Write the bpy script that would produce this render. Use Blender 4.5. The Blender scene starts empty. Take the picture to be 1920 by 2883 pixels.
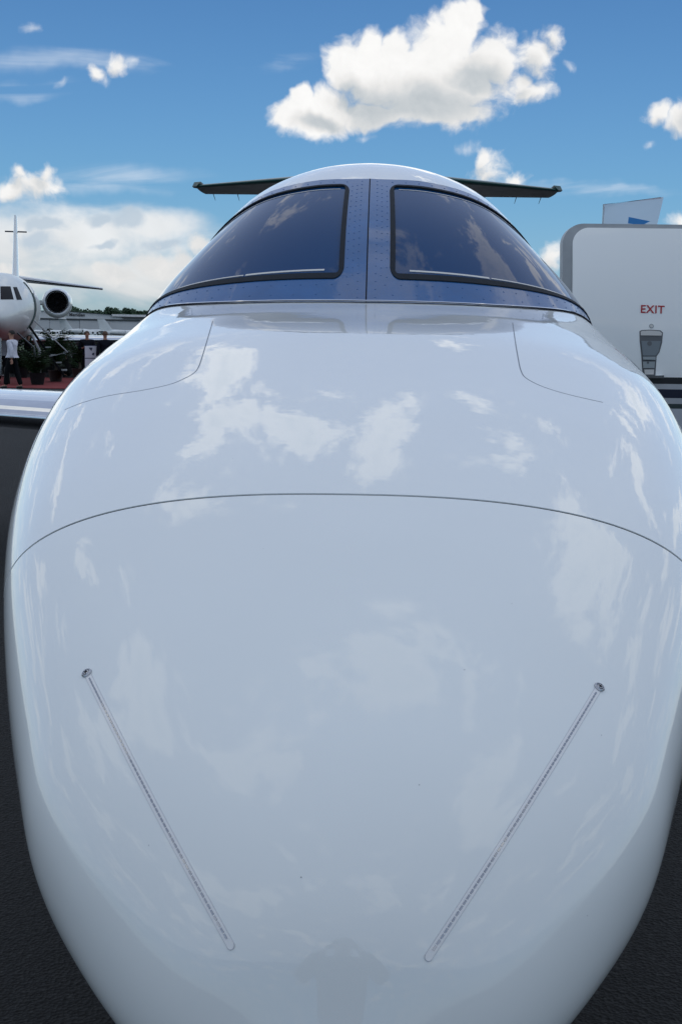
import bpy, bmesh, math, random
import numpy as np
from mathutils import Vector, Matrix
from mathutils.bvhtree import BVHTree
R = math.radians
PI = math.pi
random.seed(7)
sc = bpy.context.scene
col = sc.collection

# ------------------------------------------------------------------ camera
CAM = Vector((0.033, -0.95, 1.75))
FPX = 3400.0                                   # focal length in pixels of the 1920 x 2883 photograph
cam_data = bpy.data.cameras.new('camera')
cam_data.sensor_fit = 'VERTICAL'
cam_data.sensor_height = 36.0
cam_data.lens = FPX / 2883 * 36.0
cam_data.clip_start = 0.02
cam_data.clip_end = 6000
cam = bpy.data.objects.new('camera', cam_data)
col.objects.link(cam)
CR = Matrix.Rotation(R(1.54), 4, 'Z') @ Matrix.Rotation(R(90 - 8.25), 4, 'X') @ Matrix.Rotation(0.014, 4, 'Z')
cam.matrix_world = Matrix.Translation(CAM) @ CR
sc.camera = cam
CR3 = CR.to_3x3()


def ray(px, py):
    return (CR3 @ Vector(((px - 960) / FPX, -(py - 1441.5) / FPX, -1))).normalized()


def spot(px, py, dist):
    """world point seen at a photograph pixel, dist metres ahead along +Y"""
    r = ray(px, py)
    return CAM + r * (dist / r.y)


def ground(px, dist):
    p = spot(px, 945, dist)
    return Vector((p.x, p.y, 0))


# ------------------------------------------------------------------ world, sun, exposure
SUN_EL, SUN_AZ = 78, 5
world = bpy.data.worlds.new('World')
sc.world = world
world.use_nodes = True
sc.view_settings.view_transform = 'Standard'
sc.view_settings.look = 'None'
sc.view_settings.gamma = 1
sc.view_settings.use_curve_mapping = False
sc.view_settings.exposure = 0.0
sun = bpy.data.lights.new('sun', 'SUN')
sun.energy = 1.25
sun.angle = R(178)
sun.color = (1, 0.995, 0.945)
sun_o = bpy.data.objects.new('sun', sun)
col.objects.link(sun_o)
sun_dir = Vector((math.sin(R(SUN_AZ)) * math.cos(R(SUN_EL)), math.cos(R(SUN_AZ)) * math.cos(R(SUN_EL)), math.sin(R(SUN_EL))))
sun_o.rotation_euler = sun_dir.to_track_quat('Z', 'Y').to_euler()


def build_world():
    nt = world.node_tree
    N, L = nt.nodes, nt.links
    N.clear()

    def nd(t, **kw):
        n = N.new(t)
        for k, v in kw.items():
            setattr(n, k, v)
        return n

    def put(sock, v):
        if isinstance(v, bpy.types.NodeSocket):
            L.new(v, sock)
        else:
            sock.default_value = v

    def m(op, a, b=None, c=None, clamp=False):
        n = nd('ShaderNodeMath', operation=op, use_clamp=clamp)
        for i, v in enumerate((a, b, c)):
            if v is not None:
                put(n.inputs[i], v)
        return n.outputs[0]

    def vm(op, a, b=None, c=None):
        n = nd('ShaderNodeVectorMath', operation=op)
        for i, v in enumerate((a, b, c)):
            if v is not None:
                put(n.inputs[i], v)
        return n.outputs['Value'] if op in ('DOT_PRODUCT', 'LENGTH') else n.outputs[0]

    def ss(x, a, b):
        n = nd('ShaderNodeMapRange', interpolation_type='SMOOTHSTEP')
        put(n.inputs[0], x)
        n.inputs[1].default_value = a
        n.inputs[2].default_value = b
        return n.outputs[0]

    def noise(v, scale, detail, rough=0.5, dist=0.0, lac=2.0, dim='2D'):
        n = nd('ShaderNodeTexNoise', noise_dimensions=dim)
        put(n.inputs['Vector'], v)
        n.inputs['Scale'].default_value = scale
        n.inputs['Detail'].default_value = detail
        n.inputs['Roughness'].default_value = rough
        n.inputs['Lacunarity'].default_value = lac
        n.inputs['Distortion'].default_value = dist
        return n

    def mixf(f, a, b):
        n = nd('ShaderNodeMix', data_type='FLOAT')
        put(n.inputs[0], f); put(n.inputs[2], a); put(n.inputs[3], b)
        return n.outputs[0]

    def mixc(f, a, b, mode='MIX'):
        n = nd('ShaderNodeMix', data_type='RGBA', blend_type=mode)
        put(n.inputs[0], f); put(n.inputs[6], a); put(n.inputs[7], b)
        return n.outputs[2]

    co = nd('ShaderNodeTexCoord').outputs['Generated']
    sx = nd('ShaderNodeSeparateXYZ')
    L.new(co, sx.inputs[0])
    X, Y, Z = sx.outputs
    front = ss(Y, 0.05, 0.25)
    Ys = m('MAXIMUM', Y, 0.05)
    cb = nd('ShaderNodeCombineXYZ')
    L.new(m('DIVIDE', X, Ys), cb.inputs[0])
    L.new(m('DIVIDE', Z, Ys), cb.inputs[1])
    P0 = cb.outputs[0]
    # domain warp for wispy outlines
    w1 = noise(P0, 14, 4, 0.6)
    warp = vm('MULTIPLY_ADD', w1.outputs['Color'], (0.034, 0.026, 0), (-0.017, -0.013, 0))
    P = vm('ADD', P0, warp)

    def PX(px, py):
        r = ray(px, py)
        return r.x / r.y, r.z / r.y

    def field(Pn, blobs):
        acc = None
        for (px, py, rx, ry) in blobs:
            rx, ry = rx * 1.08, ry * 1.10
            cx, cy = PX(px, py)
            ax, ay = 3250.0 / rx, 3250.0 / ry
            q = vm('MULTIPLY_ADD', Pn, (ax, ay, 0), (-cx * ax, -cy * ay, 0))
            d = vm('DOT_PRODUCT', q, q)
            acc = d if acc is None else m('MINIMUM', acc, d)
        return m('SUBTRACT', 1.0, m('SQRT', acc))

    fine = noise(P, 42, 7, 0.62)
    bil = nd('ShaderNodeTexVoronoi', voronoi_dimensions='2D', feature='SMOOTH_F1')
    L.new(P, bil.inputs['Vector'])
    bil.inputs['Scale'].default_value = 46
    bil.inputs['Detail'].default_value = 2.0
    bil.inputs['Roughness'].default_value = 0.5
    bil.inputs['Smoothness'].default_value = 0.6
    nz = m('ADD', m('MULTIPLY', m('SUBTRACT', fine.outputs[0], 0.5), 2.0),
           m('MULTIPLY', m('SUBTRACT', 0.40, bil.outputs['Distance']), 0.62))

    big = [(1230, 235, 190, 120), (1290, 75, 72, 72), (1235, 135, 110, 95), (1110, 205, 140, 105), (990, 185, 75, 75),
           (1045, 130, 42, 48), (1110, 125, 46, 46), (880, 330, 105, 55), (800, 325, 55, 45), (845, 285, 40, 35), (940, 300, 70, 60),
           (1385, 170, 80, 78), (1220, 315, 160, 42), (1040, 320, 80, 42), (1330, 40, 36, 36)]
    pads = [(1500, 165, 60, 60), (1560, 100, 38, 38), (1475, 262, 62, 34), (1465, 235, 30, 30), (1390, 488, 62, 50), (1372, 450, 32, 34),
            (1462, 505, 42, 30), (1215, 492, 20, 16), (1835, 318, 40, 28), (1900, 335, 52, 36), (1925, 305, 40, 40), (1556, 735, 42, 36), (1930, 628, 45, 26),
            (335, 178, 42, 32), (275, 215, 30, 26), (95, 525, 92, 42), (55, 500, 34, 34), (125, 498, 40, 36), (20, 545, 50, 30)]
    wisp = [(1310, 412, 58, 26), (88, 82, 30, 20), (165, 240, 26, 18), (1830, 398, 22, 14), (1610, 195, 26, 22), (300, 232, 30, 20), (390, 165, 30, 22), (1040, 375, 40, 20)]
    low = [(330, 765, 62, 38), (410, 745, 50, 52), (500, 735, 62, 36), (455, 775, 90, 24), (30, 765, 60, 28), (560, 700, 50, 40)]
    dark = [(110, 632, 75, 14), (150, 625, 40, 14), (95, 668, 70, 26), (275, 618, 40, 18), (350, 622, 56, 26), (450, 690, 60, 12), (300, 690, 40, 10)]

    Fb = field(P, big)
    Fup = field(P, [(1190, 300, 230, 85), (1330, 225, 120, 60), (900, 345, 90, 26), (1010, 270, 60, 50)])
    Fp = field(P, pads)
    Pup2 = vm('ADD', P, (0.003, 0.009, 0))
    Fpu = field(Pup2, pads)
    Fw = field(P, wisp)
    Fl = field(P, low)
    Fd = field(P, dark)

    db = ss(m('ADD', Fb, m('MULTIPLY', nz, 0.34)), -0.10, 0.36)
    dp = ss(m('ADD', Fp, m('MULTIPLY', nz, 0.62)), -0.16, 0.62)
    dw = m('MULTIPLY', ss(m('ADD', Fw, m('MULTIPLY', nz, 0.8)), -0.05, 1.1), 0.7)
    dl = ss(m('ADD', Fl, m('MULTIPLY', nz, 0.60)), -0.08, 0.55)
    dd = m('MULTIPLY', ss(m('ADD', Fd, m('MULTIPLY', nz, 0.50)), -0.25, 0.55), 0.85)

    # the pale layered bank low on the left
    bankN = noise(vm('MULTIPLY', P0, (1, 2.6, 1)), 9, 6, 0.55, 0.4)
    Fk = field(P, [(180, 660, 420, 85), (30, 700, 380, 120), (420, 640, 190, 50), (-250, 700, 420, 120), (330, 790, 330, 90)])
    bank = m('MULTIPLY', ss(m('ADD', Fk, m('MULTIPLY', m('SUBTRACT', bankN.outputs[0], 0.5), 1.3)), -0.20, 0.75), 0.86)
    # cirrus streaks
    cirN = noise(vm('MULTIPLY', P0, (1, 9, 1)), 3.5, 6, 0.55, 0.6)
    Fc = field(P, [(300, 165, 620, 40), (740, 180, 160, 30), (330, 500, 270, 48), (560, 130, 120, 22), (1620, 530, 160, 26), (40, 250, 180, 30), (1750, 540, 200, 20)])
    cir = m('MULTIPLY', m('MULTIPLY', ss(Fc, 0.0, 0.9), ss(cirN.outputs[0], 0.38, 0.72)), 0.62)

    # the rest of the sky: same scattered cumulus, laid out on a flat layer overhead
    Zs = m('MAXIMUM', m('ADD', Z, 0.06), 0.03)
    cb2 = nd('ShaderNodeCombineXYZ')
    L.new(m('DIVIDE', X, Zs), cb2.inputs[0])
    L.new(m('DIVIDE', Y, Zs), cb2.inputs[1])
    gn = noise(vm('ADD', vm('MULTIPLY', cb2.outputs[0], (1.25, 0.8, 1)), (134.4, 17.7, 0)), 2.1, 10, 0.66, 0.3)
    gen = m('MULTIPLY', ss(gn.outputs[0], 0.535, 0.625), 0.95)
    inview = m('MULTIPLY', ss(m('DIVIDE', Y, m('ADD', m('ABSOLUTE', X), 0.01)), 2.2, 3.2), m('SUBTRACT', 1.0, ss(m('DIVIDE', Z, Ys), 0.30, 0.42)))
    inview = m('MULTIPLY', inview, front)
    gen = m('MULTIPLY', gen, m('SUBTRACT', 1.0, inview))

    def fr(x):
        return m('MULTIPLY', x, front)

    sky = nd('ShaderNodeTexSky', sky_type='NISHITA')
    sky.sun_disc = False
    sky.sun_elevation = R(SUN_EL)
    sky.sun_rotation = R(SUN_AZ)
    sky.air_density = 1.0
    sky.dust_density = 0.3
    sky.ozone_density = 3.0
    skyc = mixc(1.0, sky.outputs[0], (0.515, 0.82, 1.03, 1), 'MULTIPLY')
    skyc = mixc(ss(Z, 0.12, 0.42), skyc, mixc(1.0, skyc, (0.68, 0.75, 0.83, 1), 'MULTIPLY'))
    skyc = mixc(m('SUBTRACT', 1.0, ss(Z, 0.0, 0.13)), skyc, mixc(1.0, skyc, (1.10, 0.96, 1.07, 1), 'MULTIPLY'))
    skys = nd('ShaderNodeBackground')
    L.new(skyc, skys.inputs[0])
    skys.inputs[1].default_value = 0.092

    # cloud brightness
    fineS = m('MULTIPLY', m('SUBTRACT', fine.outputs[0], 0.5), 0.17)
    under = m('MULTIPLY', ss(m('ADD', Fup, m('MULTIPLY', m('SUBTRACT', w1.outputs[0], 0.5), 0.8)), -0.15, 0.75), 0.33)
    bb = m('ADD', m('SUBTRACT', 0.95, under), fineS)
    pb = m('ADD', m('SUBTRACT', 0.92, m('MULTIPLY', ss(Fpu, 0.1, 0.9), 0.20)), fineS)
    gb = m('SUBTRACT', 0.86, m('MULTIPLY', ss(gn.outputs[0], 0.58, 0.75), 0.24))

    warm = (1.0, 0.995, 0.985, 1)
    cool = (0.86, 0.94, 1.0, 1)

    def tint(b):
        c = mixc(ss(b, 0.55, 0.85), cool, warm)
        return vm('SCALE', c) if False else mixc(1.0, c, comb(b), 'MULTIPLY')

    def comb(b):
        n = nd('ShaderNodeCombineColor')
        for i in range(3):
            L.new(b, n.inputs[i])
        return n.outputs[0]

    # stacking: far to near
    colr = (0.80, 0.86, 0.92, 1)
    bankB = m('ADD', 0.74, m('MULTIPLY', bankN.outputs[0], 0.30))
    # horizon side of the bank is dimmer and bluer
    bankB = m('SUBTRACT', bankB, m('MULTIPLY', m('SUBTRACT', 1.0, ss(m('DIVIDE', Z, Ys), 0.015, 0.085)), 0.17))
    layers = [(gen, tint(gb)), (fr(cir), (0.72, 0.80, 0.90, 1)), (fr(bank), tint(bankB)), (fr(dd), (0.50, 0.60, 0.70, 1)),
              (fr(dl), tint(m('ADD', 0.78, fineS))), (fr(dw), (0.78, 0.83, 0.90, 1)), (fr(dp), tint(pb)), (fr(db), tint(bb))]
    sh = skys.outputs[0]
    for d, c in layers:
        b = nd('ShaderNodeBackground')
        put(b.inputs[0], c)
        b.inputs[1].default_value = 1.0
        mx = nd('ShaderNodeMixShader')
        L.new(d, mx.inputs[0]); L.new(sh, mx.inputs[1]); L.new(b.outputs[0], mx.inputs[2])
        sh = mx.outputs[0]
    out = nd('ShaderNodeOutputWorld')
    L.new(sh, out.inputs[0])
    world.cycles.sampling_method = 'MANUAL'
    world.cycles.sample_map_resolution = 512


build_world()


# ------------------------------------------------------------------ materials
def mat(name, color, rough=0.5, metal=0.0, coat=0.0, spec=0.5, noise=None, bump=None, coat_rough=0.03, ior=1.5, alpha=1.0):
    m = bpy.data.materials.new(name)
    m.use_nodes = True
    nt = m.node_tree
    b = nt.nodes['Principled BSDF']
    b.inputs['Base Color'].default_value = (*color, 1)
    b.inputs['Roughness'].default_value = rough
    b.inputs['Metallic'].default_value = metal
    b.inputs['Coat Weight'].default_value = coat
    b.inputs['Coat Roughness'].default_value = coat_rough
    b.inputs['Specular IOR Level'].default_value = spec
    b.inputs['IOR'].default_value = ior
    b.inputs['Alpha'].default_value = alpha
    if noise or bump:
        tc = nt.nodes.new('ShaderNodeTexCoord')
    if noise:
        sc_, amt = noise
        n = nt.nodes.new('ShaderNodeTexNoise')
        n.inputs['Scale'].default_value = sc_
        n.inputs['Detail'].default_value = 5
        nt.links.new(tc.outputs['Object'], n.inputs['Vector'])
        mr = nt.nodes.new('ShaderNodeMapRange')
        mr.inputs[1].default_value = 0.3; mr.inputs[2].default_value = 0.7
        mr.inputs[3].default_value = 1 - amt; mr.inputs[4].default_value = 1 + amt
        nt.links.new(n.outputs[0], mr.inputs[0])
        mx = nt.nodes.new('ShaderNodeMix'); mx.data_type = 'RGBA'; mx.blend_type = 'MULTIPLY'
        mx.inputs[0].default_value = 1
        mx.inputs[6].default_value = (*color, 1)
        cc = nt.nodes.new('ShaderNodeCombineColor')
        for i in range(3):
            nt.links.new(mr.outputs[0], cc.inputs[i])
        nt.links.new(cc.outputs[0], mx.inputs[7])
        nt.links.new(mx.outputs[2], b.inputs['Base Color'])
    if bump:
        sc_, dist = bump
        n = nt.nodes.new('ShaderNodeTexNoise')
        n.inputs['Scale'].default_value = sc_
        n.inputs['Detail'].default_value = 4
        nt.links.new(tc.outputs['Object'], n.inputs['Vector'])
        bp = nt.nodes.new('ShaderNodeBump')
        bp.inputs['Distance'].default_value = dist
        bp.inputs['Strength'].default_value = 1.0
        nt.links.new(n.outputs[0], bp.inputs['Height'])
        nt.links.new(bp.outputs[0], b.inputs['Normal'])
        if coat:
            nt.links.new(bp.outputs[0], b.inputs['Coat Normal'])
    return m


M = {}
M['white_paint'] = mat('gloss_white_paint', (0.74, 0.79, 0.795), 0.32, spec=0.25, coat=1.0, coat_rough=0.005, noise=(3.0, 0.012), bump=(5.0, 0.0006))
M['radome_paint'] = mat('gloss_radome_paint', (0.735, 0.785, 0.79), 0.32, spec=0.25, coat=1.0, coat_rough=0.005, noise=(3.0, 0.012), bump=(4.0, 0.0006))
M['blue_paint'] = mat('blue_windshield_frame_paint', (0.008, 0.09, 0.27), 0.30, metal=0.0, spec=0.2, coat=0.6, coat_rough=0.03, noise=(9, 0.10), bump=(14, 0.0006))
M['glass'] = mat('tinted_windshield_glass', (0.0, 0.042, 0.14), 0.01, spec=0.19, coat=0.0, coat_rough=0.0, ior=1.5)
M['seal'] = mat('black_rubber_seal', (0.007, 0.013, 0.022), 0.7, spec=0.25, noise=(30, .2))
M['gap'] = mat('dark_panel_gap', (0.006, 0.008, 0.014), 0.8, spec=0.1)
M['fine_gap'] = mat('thin_panel_gap', (0.20, 0.23, 0.27), 0.6)
M['pale_strip'] = mat('pale_heater_strip', (0.62, 0.62, 0.60), 0.4)
M['chrome'] = mat('polished_metal_edge', (0.56, 0.59, 0.64), 0.05, metal=1.0, noise=(12, .05))
M['steel'] = mat('screw_steel', (0.42, 0.44, 0.47), 0.25, metal=1.0)
M['segment'] = mat('dark_metal_segment', (0.36, 0.38, 0.41), 0.10, metal=1.0)
M['steel_dark'] = mat('dark_steel', (0.10, 0.11, 0.12), 0.4, metal=0.8)
M['strip_base'] = mat('clear_strip_base', (0.74, 0.76, 0.77), 0.35, coat=0.4)
M['strip_line'] = mat('strip_outline', (0.47, 0.50, 0.54), 0.6)
M['grey_edge'] = mat('grey_door_edge', (0.30, 0.33, 0.35), 0.5, noise=(14, .08))
M['red'] = mat('red_lettering', (0.42, 0.025, 0.03), 0.5)
M['under'] = mat('dark_tail_underside', (0.34, 0.32, 0.31), 0.45, noise=(5, .15))
M['green_edge'] = mat('teal_deice_edge', (0.012, 0.07, 0.065), 0.35, coat=0.5)
M['wing_paint'] = mat('wing_paint', (0.58, 0.66, 0.76), 0.25, coat=0.8, noise=(2, .04))
M['tyre'] = mat('tyre_rubber', (0.02, 0.02, 0.02), 0.8, noise=(20, .2))
M['jet_white'] = mat('parked_jet_white', (0.62, 0.66, 0.66), 0.32, coat=0.7, noise=(2, .05))
M['jet_matte'] = mat('parked_jet_fuselage_white', (0.62, 0.66, 0.66), 0.42, coat=0.25, noise=(2, .05))
M['dark_glass'] = mat('dark_cockpit_glass', (0.006, 0.007, 0.010), 0.5, spec=0.05)
M['intake'] = mat('dark_intake', (0.008, 0.008, 0.010), 0.6)
M['skin_tone'] = mat('skin', (0.38, 0.20, 0.14), 0.55)
M['hair_dark'] = mat('dark_hair', (0.012, 0.010, 0.010), 0.7, noise=(60, .4))
M['hair_brown'] = mat('brown_hair', (0.09, 0.05, 0.03), 0.7, noise=(60, .4))
M['shirt_white'] = mat('white_shirt', (0.60, 0.62, 0.70), 0.8, noise=(14, .12), bump=(18, .01))
M['shirt_grey'] = mat('grey_shirt', (0.22, 0.24, 0.27), 0.8, noise=(14, .12))
M['suit_dark'] = mat('dark_suit', (0.010, 0.012, 0.018), 0.9, spec=0.08, noise=(14, .2))
M['trouser_dark'] = mat('black_trousers', (0.007, 0.008, 0.010), 0.9, spec=0.08, noise=(14, .2))
M['shoe'] = mat('black_shoe', (0.008, 0.008, 0.008), 0.4)
M['pot'] = mat('dark_plastic_pot', (0.012, 0.012, 0.014), 0.6, spec=0.15, noise=(9, .2))
M['pot_red'] = mat('brown_terracotta_pot', (0.022, 0.012, 0.011), 0.7, noise=(9, .2))
M['leaf'] = mat('palm_leaf', (0.020, 0.045, 0.018), 0.6, spec=0.15, noise=(3, .45))
M['leaf_far'] = mat('far_tree_leaf', (0.022, 0.058, 0.026), 0.7, noise=(.3, .45))
M['bark'] = mat('bark', (0.07, 0.055, 0.04), 0.9, noise=(8, .3))
M['carpet'] = mat('red_carpet_cloth', (0.20, 0.016, 0.018), 0.95, noise=(3, .18))
M['grass'] = mat('grass', (0.055, 0.085, 0.03), 0.95, noise=(.08, .35))
M['yellow'] = mat('yellow_line_paint', (0.50, 0.33, 0.06), 0.8, noise=(6, .25))
M['hangar_wall'] = mat('hangar_cladding', (0.66, 0.69, 0.69), 0.7, noise=(.12, .07))
M['hangar_dark'] = mat('hangar_door_grey', (0.54, 0.57, 0.58), 0.7, noise=(.12, .07))
M['hangar_trim'] = mat('hangar_trim', (0.72, 0.74, 0.74), 0.6)
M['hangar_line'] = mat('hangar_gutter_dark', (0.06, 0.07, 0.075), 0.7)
M['letter_dark'] = mat('hangar_lettering', (0.06, 0.065, 0.075), 0.7)
M['banner_white'] = mat('translucent_banner', (0.78, 0.79, 0.86), 0.8)
M['banner_blue'] = mat('banner_blue_print', (0.05, 0.26, 0.62), 0.8)
M['board'] = mat('white_board', (0.58, 0.60, 0.66), 0.6)
M['navy'] = mat('navy_print', (0.02, 0.03, 0.07), 0.6)
M['interior'] = mat('cockpit_dark', (0.01, 0.01, 0.012), 0.9)
M['blue_tail'] = mat('dark_blue_fin', (0.012, 0.03, 0.045), 0.4)

# banner lets light through
bn = M['banner_white'].node_tree
tr = bn.nodes.new('ShaderNodeBsdfTransparent')
tl = bn.nodes.new('ShaderNodeBsdfTranslucent')
tl.inputs[0].default_value = (0.75, 0.76, 0.85, 1)
m1 = bn.nodes.new('ShaderNodeMixShader'); m1.inputs[0].default_value = 0.5
m2 = bn.nodes.new('ShaderNodeMixShader'); m2.inputs[0].default_value = 0.28
bn.links.new(bn.nodes['Principled BSDF'].outputs[0], m1.inputs[1]); bn.links.new(tl.outputs[0], m1.inputs[2])
bn.links.new(m1.outputs[0], m2.inputs[1]); bn.links.new(tr.outputs[0], m2.inputs[2])
bn.links.new(m2.outputs[0], bn.nodes['Material Output'].inputs[0])


def asphalt():
    m = bpy.data.materials.new('asphalt')
    m.use_nodes = True
    nt = m.node_tree; N, L = nt.nodes, nt.links
    b = N['Principled BSDF']
    tc = N.new('ShaderNodeTexCoord')
    n1 = N.new('ShaderNodeTexVoronoi'); n1.inputs['Scale'].default_value = 95; L.new(tc.outputs['Object'], n1.inputs['Vector'])
    n2 = N.new('ShaderNodeTexNoise'); n2.inputs['Scale'].default_value = 0.35; n2.inputs['Detail'].default_value = 6; L.new(tc.outputs['Object'], n2.inputs['Vector'])
    n3 = N.new('ShaderNodeTexNoise'); n3.inputs['Scale'].default_value = 45; n3.inputs['Detail'].default_value = 6; n3.inputs['Roughness'].default_value = 0.7; L.new(tc.outputs['Object'], n3.inputs['Vector'])
    rp = N.new('ShaderNodeValToRGB')
    rp.color_ramp.elements[0].position = 0.30; rp.color_ramp.elements[0].color = (0.0035, 0.0035, 0.004, 1)
    rp.color_ramp.elements[1].position = 0.78; rp.color_ramp.elements[1].color = (0.040, 0.042, 0.041, 1)
    e = rp.color_ramp.elements.new(0.6); e.color = (0.012, 0.0125, 0.013, 1)
    L.new(n3.outputs[0], rp.inputs[0])
    sp = N.new('ShaderNodeMapRange'); sp.inputs[3].default_value = 0.55; sp.inputs[4].default_value = 1.6
    L.new(n1.outputs['Color'], sp.inputs[0])
    big = N.new('ShaderNodeMapRange'); big.inputs[1].default_value = 0.3; big.inputs[2].default_value = 0.7; big.inputs[3].default_value = 0.75; big.inputs[4].default_value = 1.3
    L.new(n2.outputs[0], big.inputs[0])
    mu = N.new('ShaderNodeMath'); mu.operation = 'MULTIPLY'; L.new(sp.outputs[0], mu.inputs[0]); L.new(big.outputs[0], mu.inputs[1])
    cc = N.new('ShaderNodeCombineColor')
    for i in range(3):
        L.new(mu.outputs[0], cc.inputs[i])
    mx = N.new('ShaderNodeMix'); mx.data_type = 'RGBA'; mx.blend_type = 'MULTIPLY'; mx.inputs[0].default_value = 1
    L.new(rp.outputs[0], mx.inputs[6]); L.new(cc.outputs[0], mx.inputs[7])
    L.new(mx.outputs[2], b.inputs['Base Color'])
    b.inputs['Roughness'].default_value = 0.85
    b.inputs['Specular IOR Level'].default_value = 0.3
    bp = N.new('ShaderNodeBump'); bp.inputs['Distance'].default_value = 0.006; bp.inputs['Strength'].default_value = 0.9
    L.new(n1.outputs['Distance'], bp.inputs['Height']); L.new(bp.outputs[0], b.inputs['Normal'])
    return m


M['asphalt'] = asphalt()


def door_paint():
    """white door skin with the horizontal cheat lines painted across its lower half"""
    m = mat('door_paint_with_stripes', (0.78, 0.82, 0.82), 0.35, coat=0.6, coat_rough=0.05)
    nt = m.node_tree; N, L = nt.nodes, nt.links
    b = N['Principled BSDF']
    tc = N.new('ShaderNodeTexCoord'); sx = N.new('ShaderNodeSeparateXYZ'); L.new(tc.outputs['Object'], sx.inputs[0])
    mr = N.new('ShaderNodeMapRange'); mr.inputs[1].default_value = 1.35; mr.inputs[2].default_value = 1.65
    L.new(sx.outputs[2], mr.inputs[0])
    rp = N.new('ShaderNodeValToRGB'); cr = rp.color_ramp; cr.interpolation = 'CONSTANT'
    W = (0.86, 0.90, 0.90, 1)
    bands = [(0.0, (0.50, 0.54, 0.58, 1)), (1.409, (0.035, 0.055, 0.055, 1)), (1.434, (0.42, 0.45, 0.48, 1)), (1.463, (0.004, 0.008, 0.030, 1)),
             (1.508, (0.45, 0.48, 0.51, 1)), (1.535, (0.006, 0.007, 0.010, 1)), (1.568, W)]
    while len(cr.elements) > 1:
        cr.elements.remove(cr.elements[-1])
    cr.elements[0].position = 0; cr.elements[0].color = bands[0][1]
    for z, c in bands[1:]:
        e = cr.elements.new((z - 1.35) / 0.30); e.color = c
    L.new(mr.outputs[0], rp.inputs[0])
    L.new(rp.outputs[0], b.inputs['Base Color'])
    return m


M['door_paint'] = door_paint()


# ------------------------------------------------------------------ object helpers
def link(o, parent=None):
    col.objects.link(o)
    if parent is not None:
        o.parent = parent
    return o


def mesh(name, V, F, m, parent=None, smooth=True, label=None, sharp=None):
    me = bpy.data.meshes.new(name)
    me.from_pydata([tuple(v) for v in V], [], F)
    me.validate()
    if m is not None:
        me.materials.append(M[m] if isinstance(m, str) else m)
    if smooth:
        me.polygons.foreach_set('use_smooth', [True] * len(me.polygons))
        if sharp is not None:
            me.set_sharp_from_angle(angle=R(sharp))
    o = bpy.data.objects.new(name, me)
    link(o, parent)
    if label:
        o['label'] = label
    return o


def tag(o, label, cat, group=None, kind=None):
    if label: o['label'] = label
    if cat: o['category'] = cat
    if group: o['group'] = group
    if kind: o['kind'] = kind
    return o


def empty(name, loc=(0, 0, 0), rz=0.0, label=None, cat=None, group=None):
    o = bpy.data.objects.new(name, None)
    o.empty_display_size = 0.2
    o.location = loc
    o.rotation_euler = (0, 0, rz)
    col.objects.link(o)
    return tag(o, label, cat, group)


def grid_faces(nu, nv, closed_u=False):
    F = []
    for j in range(nv - 1):
        for i in range(nu - (0 if closed_u else 1)):
            a = j * nu + i; b = j * nu + (i + 1) % nu
            F.append((a, b, b + nu, a + nu))
    return F


class MB:
    """collects simple solids into one mesh"""
    def __init__(s): s.V, s.F = [], []
    def add(s, V, F):
        k = len(s.V); s.V += [Vector(v) for v in V]; s.F += [tuple(i + k for i in f) for f in F]; return s
    def box(s, x0, x1, y0, y1, z0, z1):
        V = [(x, y, z) for z in (z0, z1) for y in (y0, y1) for x in (x0, x1)]
        return s.add(V, [(0, 2, 3, 1), (4, 5, 7, 6), (0, 1, 5, 4), (2, 6, 7, 3), (0, 4, 6, 2), (1, 3, 7, 5)])
    def tube(s, pts, r, n=10, cap=True):
        pts = [Vector(p) for p in pts]
        rs = r if isinstance(r, (list, tuple)) else [r] * len(pts)
        V, F = [], []
        for i, p in enumerate(pts):
            d = (pts[min(i + 1, len(pts) - 1)] - pts[max(i - 1, 0)]).normalized()
            a = d.cross(Vector((0, 0, 1)) if abs(d.z) < 0.9 else Vector((1, 0, 0))).normalized()
            b = d.cross(a)
            for k in range(n):
                t = 2 * PI * k / n
                V.append(p + a * (math.cos(t) * rs[i]) + b * (math.sin(t) * rs[i]))
        F = grid_faces(n, len(pts), True)
        if cap:
            F.append(tuple(range(n))[::-1]); F.append(tuple(range(len(V) - n, len(V))))
        return s.add(V, F)
    def obj(s, name, m, parent=None, smooth=True, sharp=35, label=None):
        return mesh(name, s.V, s.F, m, parent, smooth, label, sharp)


def lathe_y(profile, n=32, cx=0, cz=0):
    """profile of (y, r) turned about a line parallel to Y"""
    V = [(cx + r * math.sin(2 * PI * k / n), y, cz + r * math.cos(2 * PI * k / n)) for y, r in profile for k in range(n)]
    return V, grid_faces(n, len(profile), True)


def pchip(xs, ys):
    xs = np.array(xs, float); ys = np.array(ys, float)
    h = np.diff(xs); dl = np.diff(ys) / h
    d = np.zeros_like(ys)
    for i in range(1, len(xs) - 1):
        if dl[i - 1] * dl[i] > 0:
            w1 = 2 * h[i] + h[i - 1]; w2 = h[i] + 2 * h[i - 1]
            d[i] = (w1 + w2) / (w1 / dl[i - 1] + w2 / dl[i])
    d[0] = dl[0]; d[-1] = dl[-1]

    def f(x):
        x = min(max(x, xs[0]), xs[-1])
        i = min(max(int(np.searchsorted(xs, x)) - 1, 0), len(h) - 1)
        t = (x - xs[i]) / h[i]
        return float(ys[i] * (1 + 2 * t) * (1 - t) ** 2 + h[i] * d[i] * t * (1 - t) ** 2 + ys[i + 1] * t * t * (3 - 2 * t) + h[i] * d[i + 1] * t * t * (t - 1))
    return f


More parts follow.
